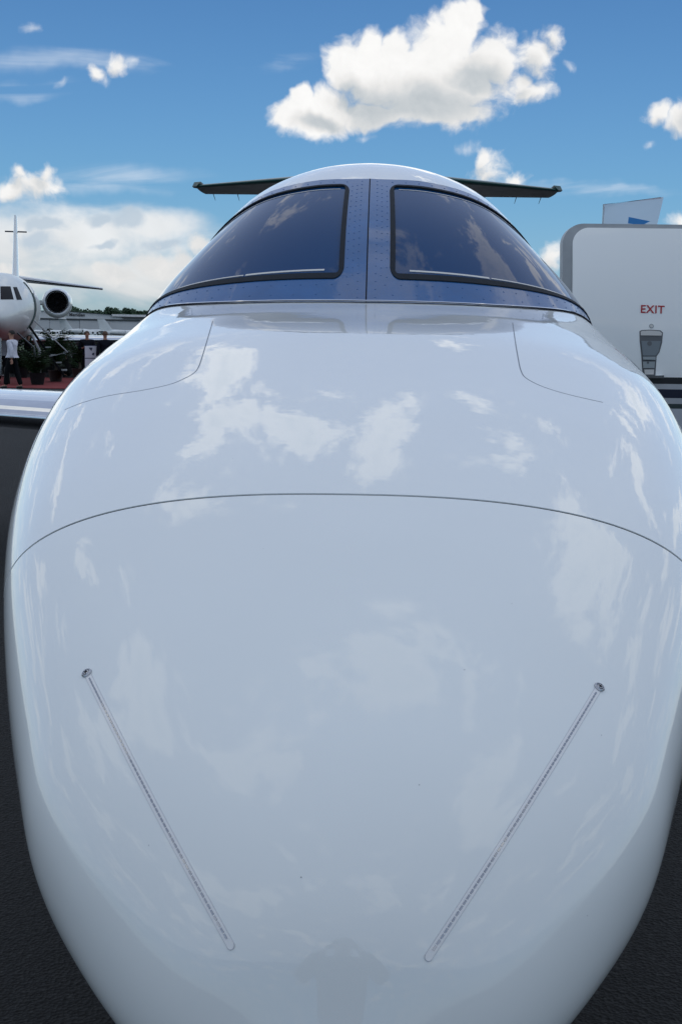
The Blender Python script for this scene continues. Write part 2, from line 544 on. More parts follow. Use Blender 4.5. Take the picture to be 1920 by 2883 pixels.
def smooth_curve(xs, ys):
    """natural-looking C1 curve (Catmull-Rom tangents)"""
    xs = np.array(xs, float); ys = np.array(ys, float)
    d = np.gradient(ys, xs)

    def f(x):
        x = min(max(x, xs[0]), xs[-1])
        i = min(max(int(np.searchsorted(xs, x)) - 1, 0), len(xs) - 2)
        h = xs[i + 1] - xs[i]; t = (x - xs[i]) / h
        return float(ys[i] * (1 + 2 * t) * (1 - t) ** 2 + h * d[i] * t * (1 - t) ** 2 + ys[i + 1] * t * t * (3 - 2 * t) + h * d[i + 1] * t * t * (t - 1))
    return f


# ================================================================== THE GROUND
g = MB(); g.add([(-3000, -3000, 0), (3000, -3000, 0), (3000, 3000, 0), (-3000, 3000, 0)], [(0, 1, 2, 3)])
tag(g.obj('ground', 'asphalt', smooth=False), 'dark asphalt apron under and around the jets', None, kind='structure')
g = MB(); g.add([(-900, 118, .004), (900, 118, .004), (900, 165, .004), (-900, 165, .004)], [(0, 1, 2, 3)])
tag(g.obj('grass_verge', 'grass', smooth=False), 'strip of grass beyond the apron', None, kind='structure')
# thin yellow taxi line
p0, p1 = ground(-260, 22.5), ground(140, 25.5)
dv = (p1 - p0).normalized(); nv_ = Vector((-dv.y, dv.x, 0)) * 0.06
g = MB(); g.add([p0 - nv_ + Vector((0, 0, .004)), p1 - nv_ + Vector((0, 0, .004)), p1 + nv_ + Vector((0, 0, .004)), p0 + nv_ + Vector((0, 0, .004))], [(0, 1, 2, 3)])
tag(g.obj('yellow_taxi_line', 'yellow', smooth=False), 'thin yellow line painted on the asphalt beyond the wing', None, kind='structure')

# ================================================================== THE BUSINESS JET
jet = empty('business_jet', (0, 0, 0), 0, 'glossy white business jet seen nose-on from just above its radome, with blue windshield frame', 'jet')

YT = 0.262                                     # station of the tip
YD = [1.212, 1.238, 1.268, 1.325, 1.408, 1.50, 1.616, 1.80, 2.0, 2.4, 2.8, 3.1, 3.5, 3.95, 4.3, 5.0, 5.95]
SQ = [math.sqrt(d_ - 1.212) for d_ in YD]
f_w = smooth_curve(SQ, [0, .130, .192, .268, .348, .412, .462, .530, .594, .696, .765, .797, .822, .838, .842, .840, .840])
f_zw = smooth_curve(SQ, [.900, .925, .955, 1.000, 1.055, 1.100, 1.150, 1.217, 1.285, 1.372, 1.455, 1.515, 1.580, 1.625, 1.64, 1.65, 1.65])
f_b = smooth_curve(SQ, [0, .082, .132, .167, .1825, .193, .202, .207, .205, .226, .238, .245, .243, .280, .385, .62, .70])
f_l = smooth_curve(SQ, [0, .080, .130, .19, .25, .30, .35, .42, .48, .55, .61, .65, .70, .74, .77, .80, .80])
f_n = smooth_curve(SQ, [2.0, 2.05, 2.1, 2.2, 2.3, 2.35, 2.4, 2.45, 2.5, 2.5, 2.45, 2.4, 2.35, 2.3, 2.2, 2.0, 2.0])


def nose_pt(y, th, off=0.0):
    """th measured from straight up, positive to +X"""
    s = math.sqrt(max(0.0, y - YT))
    w, zw, b, lo, n = f_w(s), f_zw(s), f_b(s), f_l(s), f_n(s)
    c, sn = math.cos(th), math.sin(th)
    if c >= 0:
        x = w * math.copysign(abs(sn) ** (2 / n), sn); z = zw + b * abs(c) ** (2 / n)
    else:
        x = w * math.copysign(abs(sn) ** (2 / 2.1), sn); z = zw - lo * abs(c) ** (2 / 2.1)
    return Vector((x, y, z))


def nose_z(x, y):
    s = math.sqrt(max(0.0, y - YT)); w, zw, b, n = f_w(s), f_zw(s), f_b(s), f_n(s)
    return zw + b * max(0.0, 1 - (min(abs(x) / w, 1)) ** n) ** (1 / n)


# windshield base curve on the nose, roof edge curve behind it
ub = [0, 1, 2, 3, 4, 5, 6, 7]
bx = smooth_curve(ub, [0, .20, .391, .565, .705, .795, .830, .840])
by = smooth_curve(ub, [2.750, 2.772, 2.845, 2.99, 3.18, 3.37, 3.62, 4.05])
axx = smooth_curve(ub, [0, .20, .385, .53, .650, .740, .808, .840])
ayy = smooth_curve(ub, [3.55, 3.575, 3.66, 3.78, 3.93, 4.08, 4.27, 4.50])
azz = smooth_curve(ub, [2.318, 2.312, 2.275, 2.192, 2.068, 1.945, 1.810, 1.690])


def Bp(u):
    s = abs(u); x, y = bx(s), by(s)
    z = nose_z(x, y) if s < 4.6 else None
    if z is None:
        t = (s - 4.6) / 2.4
        z0 = nose_z(bx(4.6), by(4.6))
        z = z0 + (1.65 - z0) * t
    return Vector((math.copysign(x, u), y, z))


def Ap(u):
    s = abs(u)
    return Vector((math.copysign(axx(s), u), ayy(s), azz(s)))


def hump(u, v, off=0.0):
    def base(u, v):
        a, b = Bp(u), Ap(u)
        p = a.lerp(b, v)
        out = Vector((p.x * 0.9, -0.35, (p.z - 1.5) * 1.0)).normalized()
        return p + out * (0.034 * math.sin(PI * max(0, min(1, v))) )
    p = base(u, v)
    if off:
        e = 0.02
        du = base(u + e, v) - base(u - e, v)
        dvv = base(u, min(v + e, 1.0)) - base(u, max(v - e, 0.0))
        n = du.cross(dvv).normalized()
        if n.dot(Vector((p.x, -0.5, p.z - 1.5))) < 0:
            n = -n
        p = p + n * off
    return p


# --- radome and nose shell
SEAM = 1.05
NT = 144


def ths():
    return [2 * PI * k / NT - PI for k in range(NT)]


def base_y(x):
    # y of the windshield base for a given |x|
    lo, hi = 0.0, 7.0
    for _ in range(24):
        mid = (lo + hi) / 2
        if bx(mid) < abs(x): lo = mid
        else: hi = mid
    return by(lo)


ys = [YT + (i / 90) ** 2 * (SEAM - YT - 0.0032) for i in range(1, 91)]
V = [nose_pt(y, t) for y in ys for t in ths()]
F = grid_faces(NT, len(ys), True)
V.append(Vector((0, YT, 0.90))); k = len(V) - 1
F += [(i, k, (i + 1) % NT) for i in range(NT)]
# return lip so the joint reads as a real gap
ring = len(ys) - 1
lip = []
for t in ths():
    p = nose_pt(ys[-1], t); c = Vector((0, p.y, f_zw(math.sqrt(SEAM - YT)) - 0.1)); V.append(p + (c - p).normalized() * 0.012)
b0 = ring * NT; b1 = k + 1
F += [(b0 + i, b0 + (i + 1) % NT, b1 + (i + 1) % NT, b1 + i) for i in range(NT)]
mesh('radome', V, F, 'radome_paint', jet, True, 'rounded white radome at the tip of the nose', sharp=40)

ys = [SEAM + 0.0032] + [SEAM + 0.03 + (4.05 - SEAM - 0.03) * i / 110 for i in range(111)]
V, F = [], []
for t in ths():
    p = nose_pt(ys[0], t); c = Vector((0, p.y, f_zw(math.sqrt(SEAM - YT)) - 0.1)); V.append(p + (c - p).normalized() * 0.012)
V += [nose_pt(y, t) for y in ys for t in ths()]
F = grid_faces(NT, len(ys) + 1, True)


def keep(f):
    c = sum((V[i] for i in f), Vector()) / 4
    if c.y < 2.7 or c.z < 1.655:
        return True
    return c.y < base_y(c.x) + 0.045
F = [f for f in F if keep(f)]
mesh('nose_shell', V, F, 'white_paint', jet, True, 'white nose section between radome and windshield', sharp=50)
# dark filler inside the joint
V = []
for dy, inset in ((-0.005, 0.0022), (0.005, 0.0022)):
    for t in ths():
        p = nose_pt(SEAM + dy, t); c = Vector((0, p.y, f_zw(math.sqrt(SEAM - YT)) - 0.1)); V.append(p + (c - p).normalized() * inset)
mesh('radome_joint', V, grid_faces(NT, 2, True), 'gap', jet, True, 'thin dark joint line round the nose')

# helper surface for placing small parts on the nose
sV = [nose_pt(YT + (i / 120) ** 2 * (3.4 - YT) + 1e-4, 2 * PI * k / 240 - PI) for i in range(1, 121) for k in range(240)]
nose_bvh = BVHTree.FromPolygons(sV, grid_faces(240, 120, True))


def nose_hit(px, py):
    h = nose_bvh.ray_cast(CAM, ray(px, py))
    while h[0] is None:                          # just off the silhouette: step inwards
        px += 3 if px < 1000 else -3
        py += 1
        h = nose_bvh.ray_cast(CAM, ray(px, py))
    return h[0], (h[1] if h[1].dot(ray(px, py)) < 0 else -h[1])


def nose_snap(p):
    h = nose_bvh.find_nearest(p)
    n = h[1]
    if n.dot(h[0] - Vector((0, h[0].y, 1.2))) < 0: n = -n
    return h[0], n


def ribbon(name, pts, nrms, width, off, m, parent, thick=0.0015, label=None):
    V, F = [], []
    K = len(pts)
    for i, (p, n) in enumerate(zip(pts, nrms)):
        d = (pts[min(i + 1, K - 1)] - pts[max(i - 1, 0)]).normalized()
        s = d.cross(n).normalized() * (width / 2)
        V += [p + s - n * thick, p + s + n * off, p - s + n * off, p - s - n * thick]
    for i in range(K - 1):
        a = 4 * i
        F += [(a, a + 1, a + 5, a + 4), (a + 1, a + 2, a + 6, a + 5), (a + 2, a + 3, a + 7, a + 6)]
    F += [(0, 3, 2, 1), (4 * K - 4, 4 * K - 3, 4 * K - 2, 4 * K - 1)]
    return mesh(name, V, F, m, parent, True, label, sharp=30)


def catmull(P, n=10):
    out = []
    P = [P[0]] + list(P) + [P[-1]]
    for i in range(1, len(P) - 2):
        a, b, c, d = P[i - 1], P[i], P[i + 1], P[i + 2]
        for k in range(n):
            t = k / n
            out.append(tuple(0.5 * ((2 * b[j]) + (-a[j] + c[j]) * t + (2 * a[j] - 5 * b[j] + 4 * c[j] - d[j]) * t * t + (-a[j] + 3 * b[j] - 3 * c[j] + d[j]) * t ** 3) for j in range(len(b))))
    out.append(tuple(P[-1]))
    return out


# access-door outlines on the nose, given as (half width, station) on the real surface
S = 1920 / 1568
for pts in ([(490, 738), (480, 772), (468, 812), (458, 842), (447, 857), (425, 870), (390, 884), (330, 897), (250, 910), (190, 926), (150, 942)],
            [(1178, 742), (1184, 785), (1190, 820), (1197, 852), (1210, 870), (1250, 890), (1310, 908), (1385, 925)]):
    hp = [nose_hit(x * S, y * S) for x, y in catmull(pts, 6)]
    ribbon('panel_joint', [h[0] for h in hp], [h[1] for h in hp], 0.0026, 0.0003, 'fine_gap', jet)

# --- lightning diverter strips with screw at the upper end
for (xa, ya, xb, yb) in ((248, 1900, 650, 2662), (1683, 1940, 1206, 2694)):
    a, _ = nose_hit(xa, ya); b, _ = nose_hit(xb, yb)
    raw = [nose_hit(xa + (xb - xa) * i / 240 + (1 if xa < 960 else -1) * -7 * math.sin(PI * i / 240), ya + (yb - ya) * i / 240) for i in range(241)]
    cum = [0.0]
    for i in range(240): cum.append(cum[-1] + (raw[i + 1][0] - raw[i][0]).length)
    pts, nr = [], []
    for i in range(61):
        t = cum[-1] * i / 60; j = min(max(int(np.searchsorted(cum, t)) - 1, 0), 239)
        f = (t - cum[j]) / max(1e-9, cum[j + 1] - cum[j])
        pts.append(raw[j][0].lerp(raw[j + 1][0], f)); nr.append(raw[j][1].lerp(raw[j + 1][1], f).normalized())
    strip = ribbon('diverter_strip', pts, nr, 0.0086, 0.0006, 'strip_base', jet, label='clear strip carrying a dashed metal line on the radome')
    # rounded foot
    q, n = pts[-1], nr[-1]
    d = (pts[-1] - pts[-2]).normalized(); s = d.cross(n).normalized()
    ft = MB(); rim = [q + n * 0.0006 + s * (0.0043 * math.cos(t)) + d * (0.0043 * math.sin(t)) for t in [PI * k / 10 for k in range(11)]]
    ft.add(rim + [r_ - n * 0.002 for r_ in rim], [tuple(range(11))] + [(i, i + 11, i + 12, i + 1) for i in range(10)])
    ft.obj('strip_foot', 'strip_base', strip, sharp=30)
    ed = MB()
    rim = [q + n * 0.0008 + s * (0.0045 * math.cos(t)) + d * (0.0045 * math.sin(t)) for t in [PI * k / 10 for k in range(11)]]
    ed.tube(rim, 0.0004, 5); ed.obj('foot_edge', 'strip_line', strip)
    for sg in (-1, 1):
        ep = [p + (pts[min(i + 1, 60)] - pts[max(i - 1, 0)]).normalized().cross(nn) * (sg * 0.0046) for i, (p, nn) in enumerate(zip(pts, nr))]
        ribbon('strip_edge', ep, nr, 0.0005, 0.0003, 'strip_line', strip)
    # metal segments
    tot = sum((pts[i + 1] - pts[i]).length for i in range(60))
    NS = 58

    def along(t):
        f = t * 60; i = min(int(f), 59)
        return pts[i].lerp(pts[i + 1], f - i), nr[i].lerp(nr[i + 1], f - i).normalized()
    for k in range(NS):
        t0, t1 = 0.02 + 0.965 * k / NS, 0.02 + 0.965 * (k + 0.76) / NS
        A, na = along(t0); B_, nb = along(t1)
        dd = (B_ - A).normalized(); sd = dd.cross(na).normalized() * 0.0012
        V = [A + sd + na * .0007, A - sd + na * .0007, B_ - sd + nb * .0007, B_ + sd + nb * .0007,
             A + sd * .8 + na * .0013, A - sd * .8 + na * .0013, B_ - sd * .8 + nb * .0013, B_ + sd * .8 + nb * .0013]
        mesh('metal_segment', V, [(4, 5, 6, 7), (0, 1, 5, 4), (1, 2, 6, 5), (2, 3, 7, 6), (3, 0, 4, 7)], 'segment', strip, False)
    # screw
    q, n = nose_snap(a + (a - pts[3]).normalized() * 0.004)
    zq = n.to_track_quat('Z', 'Y').to_matrix()
    prof = [(0.0, 0.0075), (0.0018, 0.0075), (0.0030, 0.0062), (0.0030, 0.0052), (0.0018, 0.0048), (0.0034, 0.0036), (0.0040, 0.0)]
    V, F = [], []
    n_ = 24
    for (h, r_) in prof:
        for k in range(n_):
            V.append(q + zq @ Vector((r_ * math.cos(2 * PI * k / n_), r_ * math.sin(2 * PI * k / n_), h)))
    scr = mesh('screw', V, grid_faces(n_, len(prof), True), 'steel', jet, True, 'round steel screw at the top of a diverter strip', sharp=25)
    cr = MB()
    for k in range(2):
        a_ = PI / 2 * k + 0.5
        u_ = Vector((math.cos(a_), math.sin(a_), 0)); w_ = Vector((-u_.y, u_.x, 0))
        cr.add([q + zq @ (u_ * s1 * .0030 + w_ * s2 * .0007 + Vector((0, 0, .0042))) for s1, s2 in ((-1, -1), (1, -1), (1, 1), (-1, 1))], [(0, 1, 2, 3)])
    cr.obj('cross_slot', 'gap', scr, False)

# specks of dirt on the paint
sp_b = MB()
for (x, y) in ((1692, 2070), (1652, 2578), (848, 2470), (86, 2062), (1307, 1886), (656, 1292), (742, 1545), (1180, 2210), (420, 2380), (1440, 1700)):
    q, n = nose_hit(x, y); zq = n.to_track_quat('Z', 'Y').to_matrix(); r_ = random.uniform(.0006, .0011)
    sp_b.add([q + zq @ Vector((r_ * math.cos(k * 1.05), r_ * .8 * math.sin(k * 1.05), .0003)) for k in range(6)], [tuple(range(6))])
sp_b.obj('dirt_specks', 'fine_gap', jet, False)['kind'] = 'stuff'

# --- windshield: frame halves, seals, panes
HU = 7.0


def rr_loop(u0, u1, v0, v1, ru, rv, n=14, ne=26):
    """rounded rectangle in (u, v), counter-clockwise from lower-left side"""
    L_ = []
    def arc(cu, cv, a0):
        for k in range(n + 1):
            t = a0 + PI / 2 * k / n
            L_.append((cu + ru * math.cos(t), cv + rv * math.sin(t)))
    def line(a, b, m_):
        for k in range(1, m_):
            L_.append((a[0] + (b[0] - a[0]) * k / m_, a[1] + (b[1] - a[1]) * k / m_))
    arc(u0 + ru, v0 + rv, PI); line((u0 + ru, v0), (u1 - ru, v0), ne)
    arc(u1 - ru, v0 + rv, -PI / 2); line((u1, v0 + rv), (u1, v1 - rv), 12)
    arc(u1 - ru, v1 - rv, 0); line((u1 - ru, v1), (u0 + ru, v1), ne)
    arc(u0 + ru, v1 - rv, PI / 2); line((u0, v1 - rv), (u0, v0 + rv), 12)
    return L_


def rect_match(loop, U0, U1, V0, V1):
    """push each loop point out to the enclosing rectangle"""
    us = [p[0] for p in loop]; vs = [p[1] for p in loop]
    u0, u1, v0, v1 = min(us), max(us), min(vs), max(vs)
    out = []
    for (u, v) in loop:
        a = (u - u0) / (u1 - u0) * 2 - 1; b = (v - v0) / (v1 - v0) * 2 - 1
        k = 1 / max(abs(a), abs(b))
        a *= k; b *= k
        out.append((U0 + (a + 1) / 2 * (U1 - U0), V0 + (b + 1) / 2 * (V1 - V0)))
    # snap exact corners
    for cu in (U0, U1):
        for cv in (V0, V1):
            i = min(range(len(out)), key=lambda j: (out[j][0] - cu) ** 2 + ((out[j][1] - cv) * 4) ** 2)
            out[i] = (cu, cv)
    return out


UI, UO = 0.345, 5.75
VL, VH = 0.135, 0.925
outer = rr_loop(UI, UO, VL, VH, 0.17, 0.085)
inner = rr_loop(UI + 0.080, UO - 0.06, VL + 0.037, VH - 0.018, 0.05, 0.024)


def lerp2(a, b, t):
    return (a[0] + (b[0] - a[0]) * t, a[1] + (b[1] - a[1]) * t)


frames = []
for sg in (-1, 1):
    NLp = len(outer)
    rect = rect_match(outer, 0.008, HU, 0.0, 1.0)
    V, F = [], []
    steps = 10
    for s_ in range(steps + 1):
        for o_, r_ in zip(outer, rect):
            u, v = lerp2(o_, r_, s_ / steps); V.append(hump(sg * u, v))
    F = grid_faces(NLp, steps + 1, True)
    # inner edge return
    for o_ in outer: V.append(hump(sg * o_[0], o_[1], -0.02))
    k = (steps + 1) * NLp
    F += [(i, (i + 1) % NLp, k + (i + 1) % NLp, k + i) for i in range(NLp)]
    fr_ = mesh('windshield_frame', V, F, 'blue_paint', jet, True, 'riveted blue metal frame around one windshield pane', sharp=45)
    frames.append(fr_)
    # seal
    V = []
    prof = [(0.0, 0.0005), (0.06, 0.0035), (0.94, 0.0030), (1.0, -0.012)]
    for t, off in prof:
        for o_, i_ in zip(outer, inner):
            u, v = lerp2(o_, i_, t); V.append(hump(sg * u, v, off))
    mesh('window_seal', V, grid_faces(NLp, len(prof), True), 'seal', fr_, True, sharp=45)
    # pane
    cu, cv = (UI + UO) / 2, (VL + VH) / 2
    V = []
    rings = 26
    for s_ in range(rings + 1):
        t = s_ / rings * 0.98
        for i_ in inner:
            u, v = lerp2(i_, (cu, cv), t); V.append(hump(sg * u, v, -0.004))
    F = grid_faces(NLp, rings + 1, True) + [tuple(range(rings * NLp, (rings + 1) * NLp))]
    mesh('windshield_pane', V, F, 'glass', jet, True, 'dark blue tinted windshield pane wrapping round the side')
    # pale heater strips along top and bottom edge of the pane
    for (ua, ub_, va, vb, wd) in ((UI + 0.30, 1.95, VL + 0.062, VL + 0.056, 0.0085), (1.99, 5.2, VL + 0.056, VL + 0.052, 0.005), (UI + 0.16, 4.6, VH - 0.045, VH - 0.045, 0.0045)):
        P_, N_ = [], []
        for k in range(41):
            u = ua + (ub_ - ua) * k / 40; v = va + (vb - va) * k / 40
            p = hump(sg * u, v, -0.003); P_.append(p); N_.append((hump(sg * u, v, 0.01) - p).normalized())
        ribbon('heater_strip', P_, N_, wd, 0.0006, 'pale_strip', fr_)
    # rivets
    rv = MB()
    spots = []
    for v in [0.03 + 0.047 * k for k in range(21)]:
        spots.append((0.135, v))
    for v in [0.15 + 0.058 * k for k in range(14)]:
        spots.append((UI - 0.045, v))
    for v in [0.14 + 0.047 * k for k in range(17)]:
        spots.append((0.215, v + .02))
    u = 0.28
    while u < 5.6:
        spots.append((u, VL - 0.032)); u += 0.24
    u = 0.40
    while u < 5.6:
        spots.append((u, 0.045)); u += 0.36
    u = 0.40
    while u < 5.2:
        spots.append((u, 0.962)); u += 0.24
    for (u, v) in spots:
        p = hump(sg * u, v, 0.0); n = (hump(sg * u, v, 0.01) - p).normalized()
        q = n.to_track_quat('Z', 'Y').to_matrix()
        Vv = [p + q @ Vector((0.0031 * math.cos(2 * PI * k / 8), 0.0031 * math.sin(2 * PI * k / 8), 0.0001)) for k in range(8)]
        Vv += [p + q @ Vector((0.0020 * math.cos(2 * PI * k / 8), 0.0020 * math.sin(2 * PI * k / 8), 0.0011)) for k in range(8)]
        rv.add(Vv, grid_faces(8, 2, True) + [tuple(range(8, 16))])
    ro = rv.obj('rivets', 'blue_paint', fr_, True, 30)
    ro['kind'] = 'stuff'

# centre seam, chrome strip and base joint
P_ = [hump(0.0, k / 30) for k in range(31)]
N_ = [(hump(0.02, k / 30, 0.01) - hump(0.02, k / 30)).normalized() for k in range(31)]
ribbon('centre_joint', P_, N_, 0.004, 0.0004, 'gap', jet)
for wd, v, off, mm, nm in ((0.007, 0.004, 0.003, 'chrome', 'polished_trim_strip'), (0.0055, -0.004, 0.0022, 'gap', 'windshield_base_joint')):
    P_, N_ = [], []
    for k in range(-120, 121):
        u = 6.2 * k / 120
        p = Bp(u) + (Ap(u) - Bp(u)).normalized() * (v * 1.6)
        P_.append(p + Vector((0, 0, 0.001))); N_.append((hump(u, 0.02, 0.01) - hump(u, 0.02)).lerp(Vector((0, 0, 0.01)), 0.4).normalized())
    ribbon(nm, P_, N_, wd, off, mm, jet, thick=0.004)

# --- roof and fuselage
YC = 5.0
V = []
nu = 97
for s_ in range(25):
    t = s_ / 24
    for k in range(nu):
        u = -7 + 14 * k / (nu - 1)
        a = Ap(u)
        fi = math.asin(max(-1, min(1, a.x / 0.8401)))
        if abs(u) > 6.99: fi = math.copysign(PI / 2, u)
        c = Vector((0.84 * math.sin(fi), YC, 1.65 + 0.84 * math.cos(fi)))
        e = 1 - (1 - t) ** 3.0
        p = Vector((a.x + (c.x - a.x) * e, a.y + (c.y - a.y) * t, a.z + (c.z - a.z) * e))
        V.append(p)
mesh('roof_shell', V, grid_faces(nu, 25), 'white_paint', jet, True, 'white cockpit roof behind the windshield')

fus = [(YC, .84, 1.65, .84, .80), (8, .84, 1.65, .84, .80), (11, .84, 1.65, .84, .80), (12.5, .78, 1.70, .82, .76), (14.5, .55, 1.86, .62, .62), (16.5, .25, 2.06, .36, .34), (17.2, .05, 2.15, .1, .08)]
fw, fz, fu, fl_ = [pchip([s_[0] for s_ in fus], [s_[i] for s_ in fus]) for i in (1, 2, 3, 4)]
V = []
yy = [YC + (17.2 - YC) * i / 50 for i in range(51)]
for y in yy:
    for k in range(96):
        t = 2 * PI * k / 96 - PI
        V.append((fw(y) * math.sin(t), y, fz(y) + (fu(y) if math.cos(t) > 0 else fl_(y)) * math.cos(t)))
F = grid_faces(96, 51, True)
F.append(tuple(range(50 * 96, 51 * 96)))
mesh('fuselage_shell', V, F, 'white_paint', jet, True)
# lower half of the cockpit section between nose shell and fuselage
V = []
for y in (4.02, 4.3, 4.65, YC):
    for k in range(49):
        t = PI / 2 + PI * k / 48
        V.append((.84 * math.sin(t), y, 1.65 + .80 * math.cos(t)))
mesh('belly_shell', V, grid_faces(49, 4), 'white_paint', jet, True)

# cabin windows on both sides
for sg in (-1, 1):
    for k in range(5):
        wy = 7.3 + 0.95 * k
        loop = [(0.16 * math.copysign(abs(math.cos(a)) ** .6, math.cos(a)), 0.2 * math.copysign(abs(math.sin(a)) ** .6, math.sin(a))) for a in [2 * PI * j / 24 for j in range(24)]]
        V = []
        for r_ in (1, .5, .02):
            for (a, b) in loop:
                z = 1.95 + b * r_
                x = 0.84 * math.sqrt(max(0, 1 - ((z - 1.65) / .84) ** 2)) + 0.004
                V.append((sg * x, wy + a * r_, z))
        mesh('cabin_window', V, grid_faces(24, 3, True), 'dark_glass', jet, True)


# --- lofted aerofoils
def airfoil(n=14, t=0.11):
    up = []
    for i in range(n + 1):
        x = (1 - math.cos(PI * i / n)) / 2
        yv = 5 * t * (0.2969 * math.sqrt(x) - 0.1260 * x - 0.3516 * x * x + 0.2843 * x ** 3 - 0.1036 * x ** 4)
        up.append((x, yv))
    lo = [(x, -yv * 0.75) for x, yv in up[1:-1]]
    return up[::-1] + lo            # te -> le over the top -> back along the bottom


def wing(name, secs, m, parent, axis='x', le_m=None, le_name='leading_edge', t=0.11, le_frac=0.07, label=None):
    """secs: (lateral, y_le, z, chord); axis z for a fin"""
    af = airfoil(t=t)
    V = []
    for (la, yl, z, c) in secs:
        for (x, h) in af:
            V.append((la, yl + x * c, z + h * c) if axis == 'x' else (h * c, yl + x * c, la))
    n = len(af)
    F = grid_faces(n, len(secs), True) + [tuple(range(n)), tuple(range((len(secs) - 1) * n, len(secs) * n))]
    o = mesh(name, V, F, m, parent, True, label, sharp=40)
    if le_m:
        sub = [(x, h) for (x, h) in af if x <= le_frac + 0.02]
        af2 = airfoil(28, t)
        sub = [(x, h) for (x, h) in af2 if x <= le_frac]
        V = []
        for (la, yl, z, c) in secs:
            for (x, h) in sub:
                xx = -0.003 + x * c; hh = h * c + (0.003 if h >= 0 else -0.003)
                V.append((la, yl + xx, z + hh) if axis == 'x' else (hh, yl + xx, la))
        mesh(le_name, V, grid_faces(len(sub), len(secs)), le_m, o, True)
    return o


for sg in (-1, 1):
    wing('wing', [(sg * 0.60, 7.00, 1.07, 2.9), (sg * 2.2, 7.72, 1.12, 2.25), (sg * 7.0, 9.15, 1.27, 1.15)], 'wing_paint', jet, le_m='chrome', t=0.155, le_frac=0.10,
         label='white wing with polished metal leading edge')
tp = []
for sg in (-1, 1):
    t_ = wing('tailplane', [(sg * 0.0, 14.35, 3.76, 2.5), (sg * 2.47, 16.02, 3.77, 0.95)], 'under', jet, le_m='green_edge', t=0.07, le_frac=0.06, label='dark grey swept tailplane half with teal leading edge')
    cap = MB(); cap.add(*(lambda V, F: (V, F))([(sg * 2.46, 15.98, 3.765), (sg * 2.53, 16.05, 3.765), (sg * 2.53, 16.2, 3.765), (sg * 2.46, 16.3, 3.765), (sg * 2.40, 15.98, 3.825), (sg * 2.50, 16.05, 3.825), (sg * 2.50, 16.2, 3.825), (sg * 2.40, 16.3, 3.825)],
            [(0, 1, 2, 3), (4, 7, 6, 5), (0, 4, 5, 1), (1, 5, 6, 2), (2, 6, 7, 3), (3, 7, 4, 0)]))
    cap.obj('tip_light', 'green_edge', t_, False)
    for x in (1.1, 1.55, 2.0, 2.35):
        wk = MB(); wk.tube([(sg * x, 16.90, 3.76), (sg * x, 17.12, 3.70)], [0.006, 0.003], 6)
        wk.obj('static_wick', 'steel_dark', t_)
wing('fin', [(2.2, 13.2, 0, 3.3), (3.78, 14.5, 0, 2.2)], 'jet_white', jet, axis='z', t=0.10)
for sg in (-1, 1):
    prof = [(10.9, .30), (10.8, .34), (10.9, .40), (11.6, .46), (12.6, .45), (13.6, .33), (13.6, .2)]
    V, F = lathe_y(prof, 40, sg * 1.30, 2.02)
    en = mesh('engine', V, F, 'jet_white', jet, True, sharp=50)
    V, F = lathe_y([(11.3, 0.001), (11.3, .32)], 32, sg * 1.30, 2.02)
    mesh('fan', V, F, 'intake', en)
    b = MB(); b.box(min(sg * .7, sg * 1.0), max(sg * .7, sg * 1.0), 11.4, 13.2, 1.98, 2.08); b.obj('pylon', 'jet_white', en, False)


def wheel(parent, x, y, r, w, name='wheel'):
    V, F = [], []
    prof = [(-w / 2, r * .55), (-w / 2, r * .9), (-w * .3, r), (w * .3, r), (w / 2, r * .9), (w / 2, r * .55)]
    n = 28
    for (xx, rr) in prof:
        for k in range(n):
            V.append((x + xx, y + rr * math.cos(2 * PI * k / n), r + rr * math.sin(2 * PI * k / n)))
    ty = mesh(name, V, grid_faces(n, len(prof), True), 'tyre', parent, True, sharp=40)
    h = MB(); h.tube([(x - w * .48, y, r), (x + w * .48, y, r)], r * .56, 20); h.obj('hub', 'steel', ty)


def gear(parent, x, y, ztop, r, w, gap, name):
    g_ = MB(); g_.tube([(x, y, ztop), (x, y, r)], 0.045, 12); g_.tube([(x - gap, y, r), (x + gap, y, r)], 0.03, 10)
    g_.tube([(x, y + .05, ztop), (x, y + .30, (ztop + r) / 2), (x, y, r + .12)], 0.018, 8)
    gr_ = g_.obj(name, 'steel', parent)
    for s_ in (-1, 1):
        wheel(gr_, x + s_ * gap, y, r, w)


gear(jet, 0, 2.1, 0.9, 0.22, 0.13, 0.12, 'nose_gear')
gear(jet, -1.6, 9.1, 1.2, 0.28, 0.17, 0.14, 'main_gear')
gear(jet, 1.6, 9.1, 1.2, 0.28, 0.17, 0.14, 'main_gear')

# --- open cabin door, swung forward square to the fuselage
DY = 5.30


def door_y(z):
    return DY + 2.6 - math.sqrt(2.6 ** 2 - (z - 1.55) ** 2)


